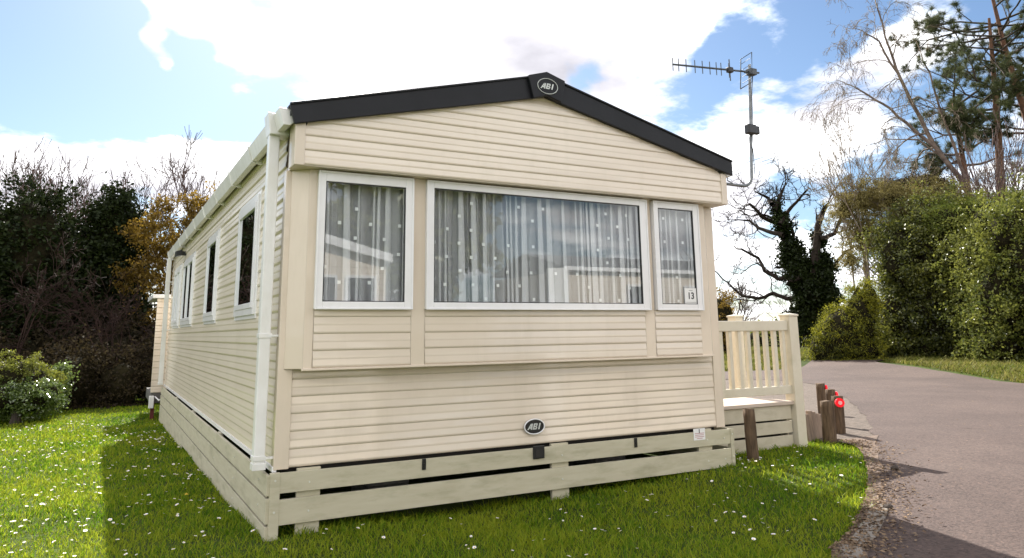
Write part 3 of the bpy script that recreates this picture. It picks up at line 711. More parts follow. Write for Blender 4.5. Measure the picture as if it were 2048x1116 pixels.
# kerb stones by the road near the camera
ke = smooth_line([(1.78, -2.92), (2.44, -2.08), (2.78, -1.90), (3.12, -1.72), (3.45, -1.53)], 3)
mb = MB()
for i in range(0, len(ke)-1):
    (xa, ya), (xb, yb_) = ke[i], ke[i+1]; d = Vector((xb-xa, yb_-ya, 0)).normalized(); nn = Vector((d.y, -d.x, 0)); g = .006
    a = Vector((xa, ya, 0))+d*g; b = Vector((xb, yb_, 0))-d*g
    za = float(H(xa, ya))+.036; zb = float(H(xb, yb_))+.036
    q = [a-nn*.01, a+nn*.10, b+nn*.10, b-nn*.01]
    mb.add([(p.x, p.y, z-.1) for p, z in zip(q, (za, za, zb, zb))]+[(p.x, p.y, z) for p, z in zip(q, (za, za, zb, zb))], [(0, 3, 2, 1), (4, 5, 6, 7), (0, 1, 5, 4), (1, 2, 6, 5), (2, 3, 7, 6), (3, 0, 4, 7)])
tag(mb.build('kerb', 'concrete', None, .006), kind='structure')
# hills on the horizon
def hills():
    V = []; F = []; n = 160
    for k in range(n):
        a = -1.0+k*3.0/(n-1); h = 5.5+2.2*math.sin(a*7)+1.2*math.sin(a*17+1); 
        for r, z in ((330, -1.2), (360, h*.7), (400, h), (430, -2)): V.append((r*math.sin(a), r*math.cos(a), z+.4*math.sin(a*60)*(z > 0)))
    for k in range(n-1):
        for j in range(3): F.append((k*4+j, k*4+j+1, (k+1)*4+j+1, (k+1)*4+j))
    tag(npmesh('hills', V, F, 'hill', smooth=True), kind='structure')
hills()

# ------------------------------------------------------------------ grass
GRASSPOLY_L = [(-9, -6.5), (.95, -6.5)]+GL+[(5.3, .6), (5.0, .9), (4.97, 5.2), (4.4, 8), (5.0, 10), (6, 12.2), (3, 16), (-9, 16)]
def blades(n, region, name, dref=4.5, mt='grass', hmin=.016, hmax=.040, wid=.0022, excl=True, seed=1, power=1.6):
    r = np.random.default_rng(seed); x0, x1, y0, y1, poly = region
    P = []
    got = 0
    while got < n:
        X = r.uniform(x0, x1, n); Y = r.uniform(y0, y1, n); d = np.hypot(X-CAM.x, Y-CAM.y)
        k = r.random(n) < np.clip((dref/np.maximum(d, .5)), 0, 1)**power
        k &= d > 1.6
        k &= inside(poly, X, Y)
        if excl: k &= ~((X > .12) & (X < 3.6) & (Y > .12) & (Y < LEN)); k &= ~((X > 3.6) & (X < 5) & (Y > .6))
        P.append(np.stack([X[k], Y[k]], 1)); got += k.sum()
    P = np.concatenate(P)[:n]; X, Y = P[:, 0], P[:, 1]; d = np.hypot(X-CAM.x, Y-CAM.y)
    patch = np.sin(X*2.3+1.3*np.sin(Y*1.7))*np.cos(Y*2.1+X)*.5+.5
    patch2 = np.sin(X*7+2*np.sin(Y*5))*np.cos(Y*6.3+X*2)*.5+.5; patch2 = patch2+.5*np.sin(X*15+3*np.sin(Y*9))*np.cos(Y*13+2*np.sin(X*6))
    h = r.uniform(hmin, hmax, n)*(.65+.5*patch+.35*patch2)*r.choice([1, 1, 1, 1.45], n)
    w = wid*np.clip(d/4, 1, 3.2)*r.uniform(.7, 1.3, n)
    a = r.uniform(0, 2*np.pi, n); ax, ay = np.cos(a), np.sin(a)
    b = a+np.pi/2+r.uniform(-.8, .8, n); ln = r.uniform(.2, 1.7, n)*h
    Z = H(X, Y)-.004
    B = np.stack([X, Y, Z], 1); S_ = np.stack([ax, ay, 0*ax], 1)*w[:, None]; T = np.stack([np.cos(b), np.sin(b), 0*b], 1)
    v0 = B-S_; v1 = B+S_; m_ = B+T*(ln*.35)[:, None]+np.array([0, 0, 1])*(h*.6)[:, None]; v2 = m_+S_*.75; v3 = m_-S_*.75
    v4 = B+T*ln[:, None]+np.array([0, 0, 1])*(h)[:, None]
    V = np.stack([v0, v1, v2, v3, v4], 1).reshape(-1, 3); i = np.arange(n)[:, None]*5
    F = np.concatenate([i+np.array([0, 1, 2]), i+np.array([0, 2, 3]), i+np.array([3, 2, 4])], 0)
    return npmesh(name, V, F, mt)
tag(blades(430000, (-7.5, 6.2, -5.5, 16, GRASSPOLY_L), 'grass'), 'short green lawn grass round the caravan', 'grass', kind='stuff')
VERGE = [(12.2, -2), (13.4, -.5), (14.5, 3.0), (15.6, 4.75), (16.7, 6.7), (17.8, 8.5), (20.1, 9.5), (25.6, 12.5), (26, 9), (22, 2), (18, -3)]
tag(blades(60000, (12, 26, -3, 13, VERGE), 'verge_grass', 30, 'roughgrass', .04, .10, .0035, False, 5), 'rough grass verge between the road and the tall hedge', 'grass', kind='stuff')
BACKG = [(5, 12.8), (9.5, 12.0), (12.6, 10.6), (15.1, 9.9), (19, 11.8), (24, 14.3), (34, 24), (20, 24), (6, 18)]
tag(blades(50000, (5, 34, 9, 24, BACKG), 'field_grass', 30, 'roughgrass', .05, .14, .005, False, 6, 1.0), 'grass beyond the bend of the road behind the deck', 'grass', kind='stuff')

# daisies
def in_lawn(x, y):
    if .0 < x < 3.72 and -.06 < y < 9.6: return False
    if x >= 3.6 and y > .3: return False
    return bool(inside(GRASSPOLY_L, np.array([x]), np.array([y]))[0])
def daisy_mesh(seed):
    r = random.Random(seed); mb = MB(); h = .052
    mb.tube([(0, 0, 0), (.003, .002, h*.6), (0, 0, h)], .0012, 4, 2)
    n = 11; tilt = 0
    for k in range(n):
        a = 2*math.pi*k/n+r.uniform(-.1, .1); R1 = .0125*r.uniform(.9, 1.1); w = .0030
        ca, sa = math.cos(a), math.sin(a)
        def P(rr, ww, z): return (ca*rr-sa*ww, sa*rr+ca*ww, h+z)
        mb.add([P(.003, -w*.5, 0), P(.003, w*.5, 0), P(R1*.8, w, .003), P(R1, 0, .0035), P(R1*.8, -w, .003)], [(0, 1, 2, 3, 4)], 0)
    mb.add([(.0045*math.cos(k*math.pi/4), .0045*math.sin(k*math.pi/4), h+.002) for k in range(8)]+[(0, 0, h+.0045)], [(k, (k+1) % 8, 8) for k in range(8)], 1, True)
    o = mb.build('daisy', ['petal', 'yolk', 'grass'], None); return o
r = random.Random(11); spots = []
cl = [(-1.6, 1.0, .35, 24), (-2.3, 1.5, .5, 30), (-1.35, .1, .4, 26), (-.95, 1.35, .25, 24), (-1.0, 2.1, .35, 20), (-.6, 3.2, .35, 16), (-2.2, 3.0, .6, 32), (-1.7, 4.4, .6, 34), (-.5, 4.9, .3, 20), (-2.4, 5.8, .7, 40), (-1.2, 6.5, .6, 36), (-.45, 7.0, .25, 24), (-2.0, 8, .9, 50), (-1.1, 8.6, .5, 30), (-.3, 6.2, .12, 22), (-.22, 2.6, .1, 12), (-.3, 1.4, .15, 14), (-.6, .6, .3, 8), (-2.2, .3, .6, 26),
      (1.9, -.9, .25, 6), (3.55, -.35, .35, 10), (2.9, -.9, .35, 12), (2.6, -1.4, .3, 8), (1.2, -.7, .3, 6), (.4, -.5, .3, 6), (3.9, .03, .10, 22), (4.2, -.25, .3, 8), (4.6, .0, .25, 9), (2.1, -1.2, .4, 5), (.5, -.9, .5, 5), (-.5, -.6, .5, 6), (2.3, -.5, .3, 5)]
for cx, cy, sg, n in cl:
    k = 0
    while k < n:
        x, y = r.gauss(cx, sg), r.gauss(cy, sg)
        if in_lawn(x, y): spots.append((x, y)); k += 1
        else: k += .34
for _ in range(420):
    x, y = r.uniform(-4.2, 0), r.uniform(-.6, 10)
    if in_lawn(x, y): spots.append((x, y))
for _ in range(45):
    x, y = r.uniform(0, 4.6), r.uniform(-1.8, -.1)
    if in_lawn(x, y): spots.append((x, y))
fw = Vector((math.sin(.4994), math.cos(.4994))); rt = Vector((fw.y, -fw.x))
def seen(p):
    d = Vector((p[0]-CAM.x, p[1]-CAM.y)); z = d.dot(fw); 
    return z > .5 and abs(d.dot(rt)/z) < .71 and (1.2/z) < .62
vis = sorted([p for p in spots if seen(p)], key=lambda p: (p[0]-CAM.x)**2+(p[1]-CAM.y)**2)
near, rest = vis[:300], vis[300:]+[p for p in spots if not seen(p)]
protos = [daisy_mesh(k) for k in range(3)]
def region(x, y):
    if y < -.02 and x > -.3: return ('white daisy in the mown grass in front of the caravan', 'daisies on the front grass') if x < 3.3 else ('white daisy on the right hand grass near the timber posts', 'daisies by the timber posts')
    if x > 3.3: return ('white daisy on the right hand grass near the timber posts', 'daisies by the timber posts')
    if x > -.9: return ('white daisy on the left lawn in the shadow of the caravan', 'daisies in the shadow strip')
    return ('white daisy on the sunlit part of the left lawn', 'daisies on the sunlit lawn')
for i, (x, y) in enumerate(near):
    src = protos[i % 3]
    o = src if i < 3 else src.copy()
    if i >= 3: COL.objects.link(o)
    o.name = 'daisy' if i == 0 else 'daisy.%03d' % i
    s_ = r.choice([.6, .75, .9, 1.05])*r.uniform(.9, 1.1); o.location = (x, y, float(H(x, y))-.006); o.scale = (s_, s_, s_*r.uniform(.7, 1.05))
    o.rotation_euler = (r.uniform(-.35, .35)+.1, r.uniform(-.35, .35), r.uniform(0, 6))
    lb, gp = region(x, y); tag(o, lb, 'daisy', gp)
def rest_daisies():
    base = np.array([v.co for v in protos[0].data.vertices]); polys = [tuple(p.vertices) for p in protos[0].data.polygons]; mis = [p.material_index for p in protos[0].data.polygons]
    mb = MB()
    for (x, y) in rest:
        s_ = r.choice([.6, .8, 1.0, 1.1]); m = Matrix.Translation((x, y, float(H(x, y))-.006)) @ Matrix.Rotation(r.uniform(-.4, .4)+.1, 4, 'X') @ Matrix.Rotation(r.uniform(-.4, .4), 4, 'Y') @ Matrix.Scale(s_, 4)
        A_ = np.array(m); V = base@A_[:3, :3].T+A_[:3, 3]; o = len(mb.v); mb.v += [tuple(q) for q in V]
        for f, mi in zip(polys, mis): mb.f.append(tuple(i+o for i in f)); mb.mi.append(mi); mb.sm.append(False)
    tag(mb.build('daisy_patch', ['petal', 'yolk', 'grass']), 'hundreds of tiny white daisies farther off on the left lawn', 'daisies', kind='stuff')
rest_daisies()
def dandelion(x, y, lab):
    z = float(H(x, y)); mb = MB()
    mb.tube([(x, y, z), (x, y, z+.045)], .0016, 5, 1)
    for k in range(3): 
        rr = .017-.005*k
        mb.add([(x+rr*math.cos(a*math.pi/8)*(1 if a % 2 else .7), y+rr*math.sin(a*math.pi/8)*(1 if a % 2 else .7), z+.045+.003*k) for a in range(16)]+[(x, y, z+.050+.003*k)], [(a, (a+1) % 16, 16) for a in range(16)], 0)
    tag(mb.build('dandelion', ['yolk', 'grass']), lab, 'dandelion')
dandelion(-.32, 1.72, 'single yellow dandelion flower in the shaded grass beside the left skirting')

# litter of dead leaves along the kerb
def litter():
    r2 = np.random.default_rng(3); P = []
    pts = [p for p in EL if -3 < p[1] < .8]; g = [p for p in GL if -3 < p[1]]
    n = 3000; V = []; F = []
    for k in range(n):
        i = r2.integers(0, len(g)-1); t = r2.random(); gx_, gy_ = g[i][0]*(1-t)+g[i+1][0]*t, g[i][1]*(1-t)+g[i+1][1]*t
        o = abs(r2.normal(0, .16))-.05; x, y = gx_+o*.75, gy_-o*.66; z = float(H(x, y))+.036
        a = r2.uniform(0, 6.3); l = r2.uniform(.004, .018); w = l*r2.uniform(.25, .7); tz = r2.uniform(0, .012)
        c, s_ = math.cos(a), math.sin(a); b = len(V)
        V += [(x-c*l, y-s_*l, z), (x+s_*w, y-c*w, z+tz), (x+c*l, y+s_*l, z+tz*.5), (x-s_*w, y+c*w, z+.002)]; F.append((b, b+1, b+2, b+3))
    for k in range(420):
        x = r2.uniform(2.4, 15); y = r2.uniform(-5, 9); z = float(H(x, y))+.029
        if not inside(ROADPOLY, np.array([x]), np.array([y]))[0]: continue
        a = r2.uniform(0, 6.3); l = r2.uniform(.006, .022) if k % 6 else r2.uniform(.04, .10); w = l*r2.uniform(.25, .6) if k % 6 else .003
        c, s_ = math.cos(a), math.sin(a); b = len(V)
        V += [(x-c*l, y-s_*l, z), (x+s_*w, y-c*w, z+.004), (x+c*l, y+s_*l, z+.005), (x-s_*w, y+c*w, z+.002)]; F.append((b, b+1, b+2, b+3))
    tag(npmesh('leaf_litter', V, F, 'litter'), 'dead leaves and crumbs along the edge of the road', 'leaf litter', kind='stuff')
litter()
def rock(x, y, s_, lab, z0=.03):
    bm = bmesh.new(); bmesh.ops.create_icosphere(bm, subdivisions=2, radius=s_)
    for v in bm.verts: v.co *= 1+.3*mnoise.noise(v.co/s_*1.1+Vector((x, y, 0))); v.co.z *= .6
    me = bpy.data.meshes.new('clod'); bm.to_mesh(me); bm.free(); me.materials.append(M['bark']); o = bpy.data.objects.new('clod', me); COL.objects.link(o)
    o.location = (x, y, float(H(x, y))+z0+s_*.3); tag(o, lab, 'clod')
rock(4.45, -1.0, .030, 'small dark clod on the road edge level with the grass tip')
rock(3.42, -1.66, .030, 'small dark clod at the road edge farther towards the camera')

# ------------------------------------------------------------------ plants
def seg_mesh(S, n=4):
    """S: array (k,8) p0 p1 r0 r1 -> tubes"""
    S = np.asarray(S, float); p0, p1, r0, r1 = S[:, 0:3], S[:, 3:6], S[:, 6], S[:, 7]
    d = p1-p0; L_ = np.linalg.norm(d, axis=1, keepdims=True)+1e-9; d = d/L_
    up = np.tile(np.array([.1, .2, 1.]), (len(S), 1)); up[np.abs(d[:, 2]) > .9] = (1, .1, 0)
    a = np.cross(d, up); a /= np.linalg.norm(a, axis=1, keepdims=True); b = np.cross(d, a)
    V = np.zeros((len(S), 2*n, 3))
    for k in range(n):
        c, s_ = math.cos(2*math.pi*k/n), math.sin(2*math.pi*k/n); o = a*c+b*s_
        V[:, k] = p0-d*L_*.03+o*r0[:, None]; V[:, n+k] = p1+d*L_*.03+o*r1[:, None]
    i = np.arange(len(S))[:, None]*2*n
    F = np.concatenate([i+np.array([k, (k+1) % n, n+(k+1) % n, n+k]) for k in range(n)], 0)
    return V.reshape(-1, 3), F
def grow(S, p, d, L_, r_, lev, rr, tips, crook=.35, up=.1, fork=(2, 3), spread=.6, shrink=.68, nseg=4, rmin=.004, side=True, droop=0):
    """recursive limb: wandering segments, side shoots, forks"""
    p = np.array(p, float); d = np.array(d, float); d /= np.linalg.norm(d); step = L_/nseg; r0 = r_
    for k in range(nseg):
        d = d+rr.normal(0, crook, 3)*.5+np.array([0, 0, up-droop*(k/nseg)]); d /= np.linalg.norm(d)
        q = p+d*step; r1 = max(rmin, r0*(.93 if lev > 0 else .8)); S.append((*p, *q, r0, r1)); p = q; r0 = r1
        if side and lev > 0 and k > 0 and rr.random() < .65:
            e = d+rr.normal(0, spread, 3); grow(S, p, e, L_*shrink*.75, max(rmin, r0*.5), lev-1, rr, tips, crook, up, fork, spread, shrink, nseg, rmin, side, droop)
    if lev > 0:
        for _ in range(rr.integers(fork[0], fork[1]+1)):
            e = d+rr.normal(0, spread, 3); grow(S, p, e, L_*shrink*rr.uniform(.8, 1.15), max(rmin, r0*.68), lev-1, rr, tips, crook, up, fork, spread, shrink, nseg, rmin, side, droop)
    else: tips.append(p)
def limb(S, pts, r0, r1, rr, tips, lev, tw=.5, every=1, **kw):
    """given polyline with twigs growing from it"""
    n = len(pts)
    for i in range(n-1):
        a, b = np.array(pts[i], float), np.array(pts[i+1], float); m = 3; prev = a
        for k in range(1, m+1):
            t = k/m; q = a+(b-a)*t+(rr.normal(0, .02, 3)*np.linalg.norm(b-a) if k < m else 0)
            f = (i+t)/(n-1); ra = r0+(r1-r0)*((i+(k-1)/m)/(n-1)); rb = r0+(r1-r0)*f
            S.append((*prev, *q, ra, rb)); prev = q
            if f > .3 and rr.random() < every:
                d = (b-a)/np.linalg.norm(b-a)*.5+rr.normal(0, .7, 3); d[2] += .15
                grow(S, q, d, tw*rr.uniform(.6, 1.3), max(.006, rb*.45), lev, rr, tips, **kw)
    return
def leaves(P, size, rr, up=.2, aspect=.55, cup=0):
    """a small folded leaf at every point"""
    n = len(P); P = np.asarray(P); nrm = rr.normal(0, 1, (n, 3)); nrm[:, 2] += up; nrm /= np.linalg.norm(nrm, axis=1, keepdims=True)
    t = rr.normal(0, 1, (n, 3)); t -= nrm*(t*nrm).sum(1, keepdims=True); t /= np.linalg.norm(t, axis=1, keepdims=True); b = np.cross(nrm, t)
    s_ = size*rr.uniform(.6, 1.3, (n, 1)); w = s_*aspect
    V = np.stack([P-t*s_, P+b*w+nrm*s_*.12, P+t*s_, P-b*w+nrm*s_*.12], 1).reshape(-1, 3)
    i = np.arange(n)[:, None]*4; return V, i+np.array([0, 1, 2, 3])
def blob_points(blobs, n, rr, shell=.35, clump=.3, cn=None, lump=.22):
    """points in clumps spread over the skin of a union of ellipsoids"""
    B = np.array(blobs, float); area = (B[:, 3]*B[:, 4]+B[:, 4]*B[:, 5]+B[:, 3]*B[:, 5]); w = area/area.sum()
    cn = cn or max(20, n//45); k = rr.choice(len(B), cn, p=w); u = rr.normal(0, 1, (cn, 3)); u /= np.linalg.norm(u, axis=1, keepdims=True)
    rad = (1-shell*rr.random(cn)**1.5)*(1+lump*np.array([mnoise.noise(Vector(q*2.1)+Vector((a*3.1, 0, 0))) for q, a in zip(u, k)])*1.6)
    c = B[k, :3]+u*B[k, 3:6]*rad[:, None]
    j = rr.integers(0, cn, n); cs = clump*rr.uniform(.5, 1.3, cn)
    q = rr.normal(0, .45, (n, 3))*cs[j][:, None]; q[:, 2] *= .75
    return c[j]+q
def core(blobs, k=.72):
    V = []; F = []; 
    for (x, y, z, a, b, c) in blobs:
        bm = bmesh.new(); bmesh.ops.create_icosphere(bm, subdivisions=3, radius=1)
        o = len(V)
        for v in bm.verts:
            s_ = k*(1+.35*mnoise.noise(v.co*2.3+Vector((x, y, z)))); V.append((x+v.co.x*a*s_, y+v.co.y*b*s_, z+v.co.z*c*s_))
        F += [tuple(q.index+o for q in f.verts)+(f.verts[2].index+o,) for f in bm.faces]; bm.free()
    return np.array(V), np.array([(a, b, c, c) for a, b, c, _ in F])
def tri_mesh(name, parts, mat_, parent):
    """parts: list of (V,F4) or (V,F3); quads kept, written as triangles"""
    Vs = []; Fs = []; o = 0
    for V, F in parts:
        F = np.asarray(F)
        if F.shape[1] == 4:
            deg = F[:, 2] == F[:, 3]
            t = np.concatenate([F[:, [0, 1, 2]], F[~deg][:, [0, 2, 3]]], 0)
        else: t = F
        Vs.append(V); Fs.append(t+o); o += len(V)
    return npmesh(name, np.concatenate(Vs), np.concatenate(Fs), mat_, parent)
def plant(name, base, label, cat, blobs, nleaf, size, mat_, seed, trunkmat='bark', trunks=None, shell=.35, clump=.35, corek=.72, aspect=.55, group=None, lump=.22, twigs=None, twigmat='twig', up=.2):
    rr = np.random.default_rng(seed); e = empty(name, base, label, cat, group)
    P = blob_points(blobs, nleaf, rr, shell, clump, lump=lump)
    g = H(P[:, 0], P[:, 1]); P[:, 2] = np.maximum(P[:, 2], g+.03)
    tri_mesh('crown', [leaves(P, size, rr, up, aspect)], mat_, e)
    if corek: tri_mesh('dark_core', [core(blobs, corek)], 'shade', e)  # solid dark lumps added so no sky shows through the leaves
    S = []; 
    for (pts, r0, r1) in (trunks or [([(base[0], base[1], base[2]-.1), (base[0]+.05, base[1], base[2]+(blobs[0][2]-base[2])*.9)], .1, .05)]):
        limb(S, pts, r0, r1, rr, [], 1, .5, .3, nseg=3)
    V, F = seg_mesh(S, 7); npmesh('trunk', V, F, trunkmat, e, True)
    if twigs:
        S = []; tips = []
        for (pts, r0, r1, lev, tw, kw) in twigs: limb(S, pts, r0, r1, rr, tips, lev, tw, 1, **kw)
        V, F = seg_mesh(S, 3); npmesh('branches', V, F, twigmat, e)
    return e

# --- left side, behind the lawn
def FB(l, k=1.4):
    """written for 17 m away; the trees really stand k times farther, k times larger"""
    return [(CAM.x+k*(x-CAM.x), CAM.y+k*(y-CAM.y), CAM.z+k*(z-CAM.z), a*k, b*k, c*k) for x, y, z, a, b, c in l]
plant('ivy_tree', (-2.9, 19.6, -.3), 'tall dark ivy covered tree at the far left behind the lawn', 'tree',
      FB([(-2.45, 12.6, 2.9, 1.05, .9, 1.35), (-3.3, 12.7, 2.4, 1.1, .9, 1.6), (-2.0, 12.7, 1.7, .8, .8, 1.2), (-2.9, 12.8, 1.2, 1.3, .8, 1.3), (-3.9, 12.9, 2.0, 1.0, 1, 2.1)]), 70000, .062, 'ivy', 21, clump=.40, corek=.66, lump=.35)
plant('ivy_tree', (-.8, 20.6, -.3), 'dark domed ivy covered tree just left of the golden tree', 'tree',
      FB([(-.95, 13.3, 3.3, .60, .65, 1.15), (-.9, 13.2, 2.2, .72, .7, 1.3), (-.85, 13.2, 1.2, .80, .7, 1.1)]), 36000, .062, 'ivy', 22, clump=.4, corek=.66)
plant('golden_tree', (.9, 19.2, -.3), 'golden leaved tree rising beside the far end of the caravan', 'tree',
      FB([(.55, 12.3, 3.7, .55, .5, .75), (.15, 12.2, 3.0, .75, .5, .7), (.45, 12.3, 2.2, .8, .5, .9), (-.35, 12.1, 3.35, .42, .3, .28), (-.45, 11.95, 2.45, .5, .3, .35), (.3, 12.3, 1.2, .6, .5, .8), (.0, 12.3, 3.9, .3, .3, .3), (.95, 12.3, 3.9, .35, .35, .5)]), 24000, .045, 'yellow', 23, shell=.9, clump=.26, corek=0, lump=.5)
plant('thicket', (-1.2, 18, -.3), 'dark brown undergrowth thicket below the ivy trees', 'thicket',
      FB([(-3.6, 12.0, .55, 1.2, .7, .9), (-2.3, 12.0, .5, 1.2, .7, .95), (-.9, 12.0, .6, 1.1, .7, 1.1), (.2, 11.9, .6, 1.0, .7, 1.1), (-1.7, 13.4, 1.6, .9, .6, 1.4), (-4.8, 12.2, .9, 1.2, .8, 1.3)]), 40000, .06, 'brush', 24, shell=.5, clump=.4)
plant('undergrowth', (-1.3, 13.6, -.25), 'low dark brown undergrowth along the far edge of the left lawn', 'undergrowth',
      [(-4.3, 13.4, .2, .9, .6, .75), (-3.2, 13.6, .3, .9, .6, .85), (-2.3, 13.3, .15, .8, .5, .7), (-1.4, 13.5, .3, .8, .5, .9), (-.6, 13.4, .2, .7, .5, .8), (.2, 13.6, .35, .8, .5, 1.0)], 26000, .035, 'brush', 25, shell=.5, clump=.3, corek=.6, lump=.4)
def bare(name, base, label, h, seed, r0=.11, lev=3, mat_='twig', lean=(0, 0), n=3, spread=.5, group=None, L=None, rmin=.006):
    rr = np.random.default_rng(seed); e = empty(name, base, label, 'tree', group); S = []; tips = []
    b = np.array(base, float)
    for k in range(n):
        d = np.array([rr.normal(0, .25)+lean[0], rr.normal(0, .25)+lean[1], 1.0])
        grow(S, b+np.array([rr.normal(0, .1), rr.normal(0, .1), -.2]), d, (L or h*.42), r0/(1+.3*k), lev, rr, tips, crook=.22, up=.10, spread=spread, shrink=.62, rmin=rmin)
    S = np.array(S); big = S[:, 6] > .035
    V, F = seg_mesh(S[big], 7); npmesh('trunk', V, F, 'bark', e, True)
    V, F = seg_mesh(S[~big], 3); npmesh('crown', V, F, mat_, e); return e
bare('bare_tree', (-3.3, 26, -.6), 'bare twiggy tree showing above the far left ivy tree', 9.0, 31, n=5, rmin=.009, lev=4)
bare('bare_tree', (-1.3, 25.5, -.6), 'bare twiggy tree showing between the two ivy trees', 8.2, 32, n=5, rmin=.009, lev=4)
bare('bare_tree', (1.0, 25, -.6), 'bare twiggy tree topmost above the golden tree', 8.8, 33, n=5, rmin=.009, lev=4)
bare('bare_tree', (-2.0, 22.5, -.4), 'reddish bare tree low between the ivy trees', 5.0, 34, n=4, rmin=.008, lev=4)
# reddish arching twigs hanging in front of the dark trees
def arch(base, label, seed, n=9, h=2.0, w=1.0):
    rr = np.random.default_rng(seed); e = empty('bare_shrub', base, label, 'shrub'); S = []; tips = []
    for k in range(n):
        a = rr.uniform(0, 6.28); hh = h*rr.uniform(.6, 1.1); ww = w*rr.uniform(.5, 1.2); pts = []
        for t in (0, .35, .7, .95, 1.15): pts.append((base[0]+math.cos(a)*ww*t, base[1]+math.sin(a)*ww*t*.5, base[2]+hh*math.sin(min(t, 1.3)*1.45)))
        limb(S, pts, .022, .006, rr, tips, 2, .5, 1, nseg=3, spread=.5, crook=.3, rmin=.005, up=.02)
    V, F = seg_mesh(S, 3); npmesh('branches', V, F, 'darktwig', e); return e
arch((-2.9, 16.2, -.25), 'reddish bare shrub arching in front of the far left ivy tree', 41, 9, 3.0, 1.3)
arch((-.7, 16.6, -.25), 'brown bare shrub in front of the second ivy tree', 42, 6, 2.3, 1.0)
plant('clipped_shrub', (-2.7, 11.3, -.2), 'rounded yellow green shrub at the left edge of the lawn', 'shrub',
      [(-2.38, 11.37, 0.39, 0.7, 0.63, 0.5), (-1.92, 11.4, 0.27, 0.31, 0.28, 0.33), (-3.03, 11.3, 0.42, 0.61, 0.55, 0.5)], 30000, .019, 'azalea', 51, shell=.12, clump=.09, corek=.82, up=.6)
plant('glossy_shrub', (-2.2, 10.6, -.2), 'glossy leaved shrub in front of the rounded yellow green shrub', 'shrub',
      [(-2.02, 10.8, 0.17, 0.42, 0.37, 0.31), (-1.74, 10.91, 0.2, 0.21, 0.19, 0.25), (-2.47, 10.66, 0.17, 0.38, 0.34, 0.29)], 9000, .024, 'camellia', 52, shell=.25, clump=.12, corek=.7, up=.9)
plant('glossy_shrub', (-1.9, 12.2, -.2), 'dark glossy shrub half hidden behind the rounded shrub', 'shrub',
      [(-1.67, 12.32, 0.33, 0.17, 0.16, 0.45)], 2200, .030, 'camellia', 53, shell=.4, clump=.16)

# --- right side, across the road
plant('tall_hedge', (21, 9, 0), 'tall dense dark green hedge with a steep left face across the road', 'hedge',
      [(20.54, 9.71, 1.41, .92, .83, 1.61), (20.66, 9.53, 3.25, 1.01, .91, 1.55), (21.05, 8.93, 1.69, 1.21, 1.09, 1.96), (21.22, 8.66, 3.49, 1.22, 1.1, 1.68), (21.47, 8.24, 1.97, 1.19, 1.07, 2.08), (21.56, 8.07, 3.75, 1.05, .95, 1.35), (20.35, 9.99, .74, .62, .55, .69), (20.84, 9.26, .51, 1.21, 1.09, .6), (21.45, 8.27, .51, 1.18, 1.06, .6)], 105000, .042, 'hedge', 61, shell=.38, clump=.28, corek=.60, lump=.42)
plant('conifer', (22, 7.6, 0), 'soft light green evergreen crown rising over the top of the tall hedge', 'conifer',
      [(20.97, 8.1, 4.32, .9, .81, .67), (21.35, 7.43, 4.4, .88, .79, .66), (21.8, 6.57, 4.31, .86, .77, .64), (22.2, 7.2, 3.2, 1, 1, 1.4), (21.9, 5.6, 4.2, .9, .9, .8), (21.9, 4.6, 4.3, .9, 1.0, .8)], 34000, .035, 'softgreen', 69, shell=.5, clump=.25, corek=.5, aspect=.3)
plant('laurel_bush', (19.9, 5.9, 0), 'high glossy evergreen bush at the right edge across the road', 'bush',
      [(19.3, 5.96, 1.85, .96, .87, 1.8), (19.62, 5.35, 2.33, 1.14, 1.02, 2.28), (19.47, 5.65, 3.5, .9, .81, 1.1), (19.9, 4.4, 1.8, 1.23, 1.3, 2.34), (19.19, 6.17, .72, .9, .81, .7), (19.6, 2.6, 2, 1.3, 1.3, 2.3), (20.18, 6.87, 2.71, 0.96, 0.87, 1.51), (19.96, 6.84, 1.23, 0.94, 0.85, 1.08), (20.51, 6.67, 3.96, 0.83, 0.75, 0.83)], 70000, .044, 'laurel', 62, shell=.42, clump=.30, corek=.60, lump=.45)
plant('budding_shrub', (21.9, 11.6, .0), 'olive brown budding shrub spilling over the top left of the tall hedge', 'shrub',
      [(21.0, 11.65, 5.16, .72, .65, .86), (21.38, 11.13, 5.45, 1.02, .92, .93), (21.89, 10.39, 5.37, 1.17, 1.05, .83), (21.25, 11.31, 4.27, .84, .76, 1.01), (22.43, 9.54, 5.19, 1.14, 1.03, .74), (22.85, 8.85, 4.86, .96, .87, .72), (21.02, 11.62, 3.45, .44, .4, .68), (21.61, 10.8, 4.06, .92, .83, .92), (23.29, 8.04, 4.61, .94, .85, .63), (23.71, 7.21, 4.83, .92, .83, .61)], 90000, .026, 'olive', 63, shell=.9, clump=.20, corek=.30, lump=.5,
      twigs=[([(21.5, 10.8, 3.6), (21.4+dx, 10.9+dy, 4.8), (21.3+dx*1.3, 11+dy*1.3, 5.9+dz)], .03, .010, 3, .55, dict(nseg=3, spread=.55, rmin=.006)) for dx, dy, dz in ((-.2, .7, 0), (-.1, .2, .3), (.3, -.4, .3), (.6, -1.2, .1), (1.2, -2.2, -.1), (1.8, -3.1, -.3), (-.3, .9, -1.2))], twigmat='paletwig')
plant('brown_shrub', (22.6, 9.6, 0), 'dark brown leaved crown rounded behind the budding shrub', 'shrub',
      [(23.28, 11.01, 5.75, 1.32, 1.18, .79), (23.69, 10.35, 5.81, 1.04, .93, .73), (23.4, 10.8, 4.6, 1.1, 1.0, 1.2)], 24000, .035, 'brush', 64, shell=.5, clump=.28, lump=.3)
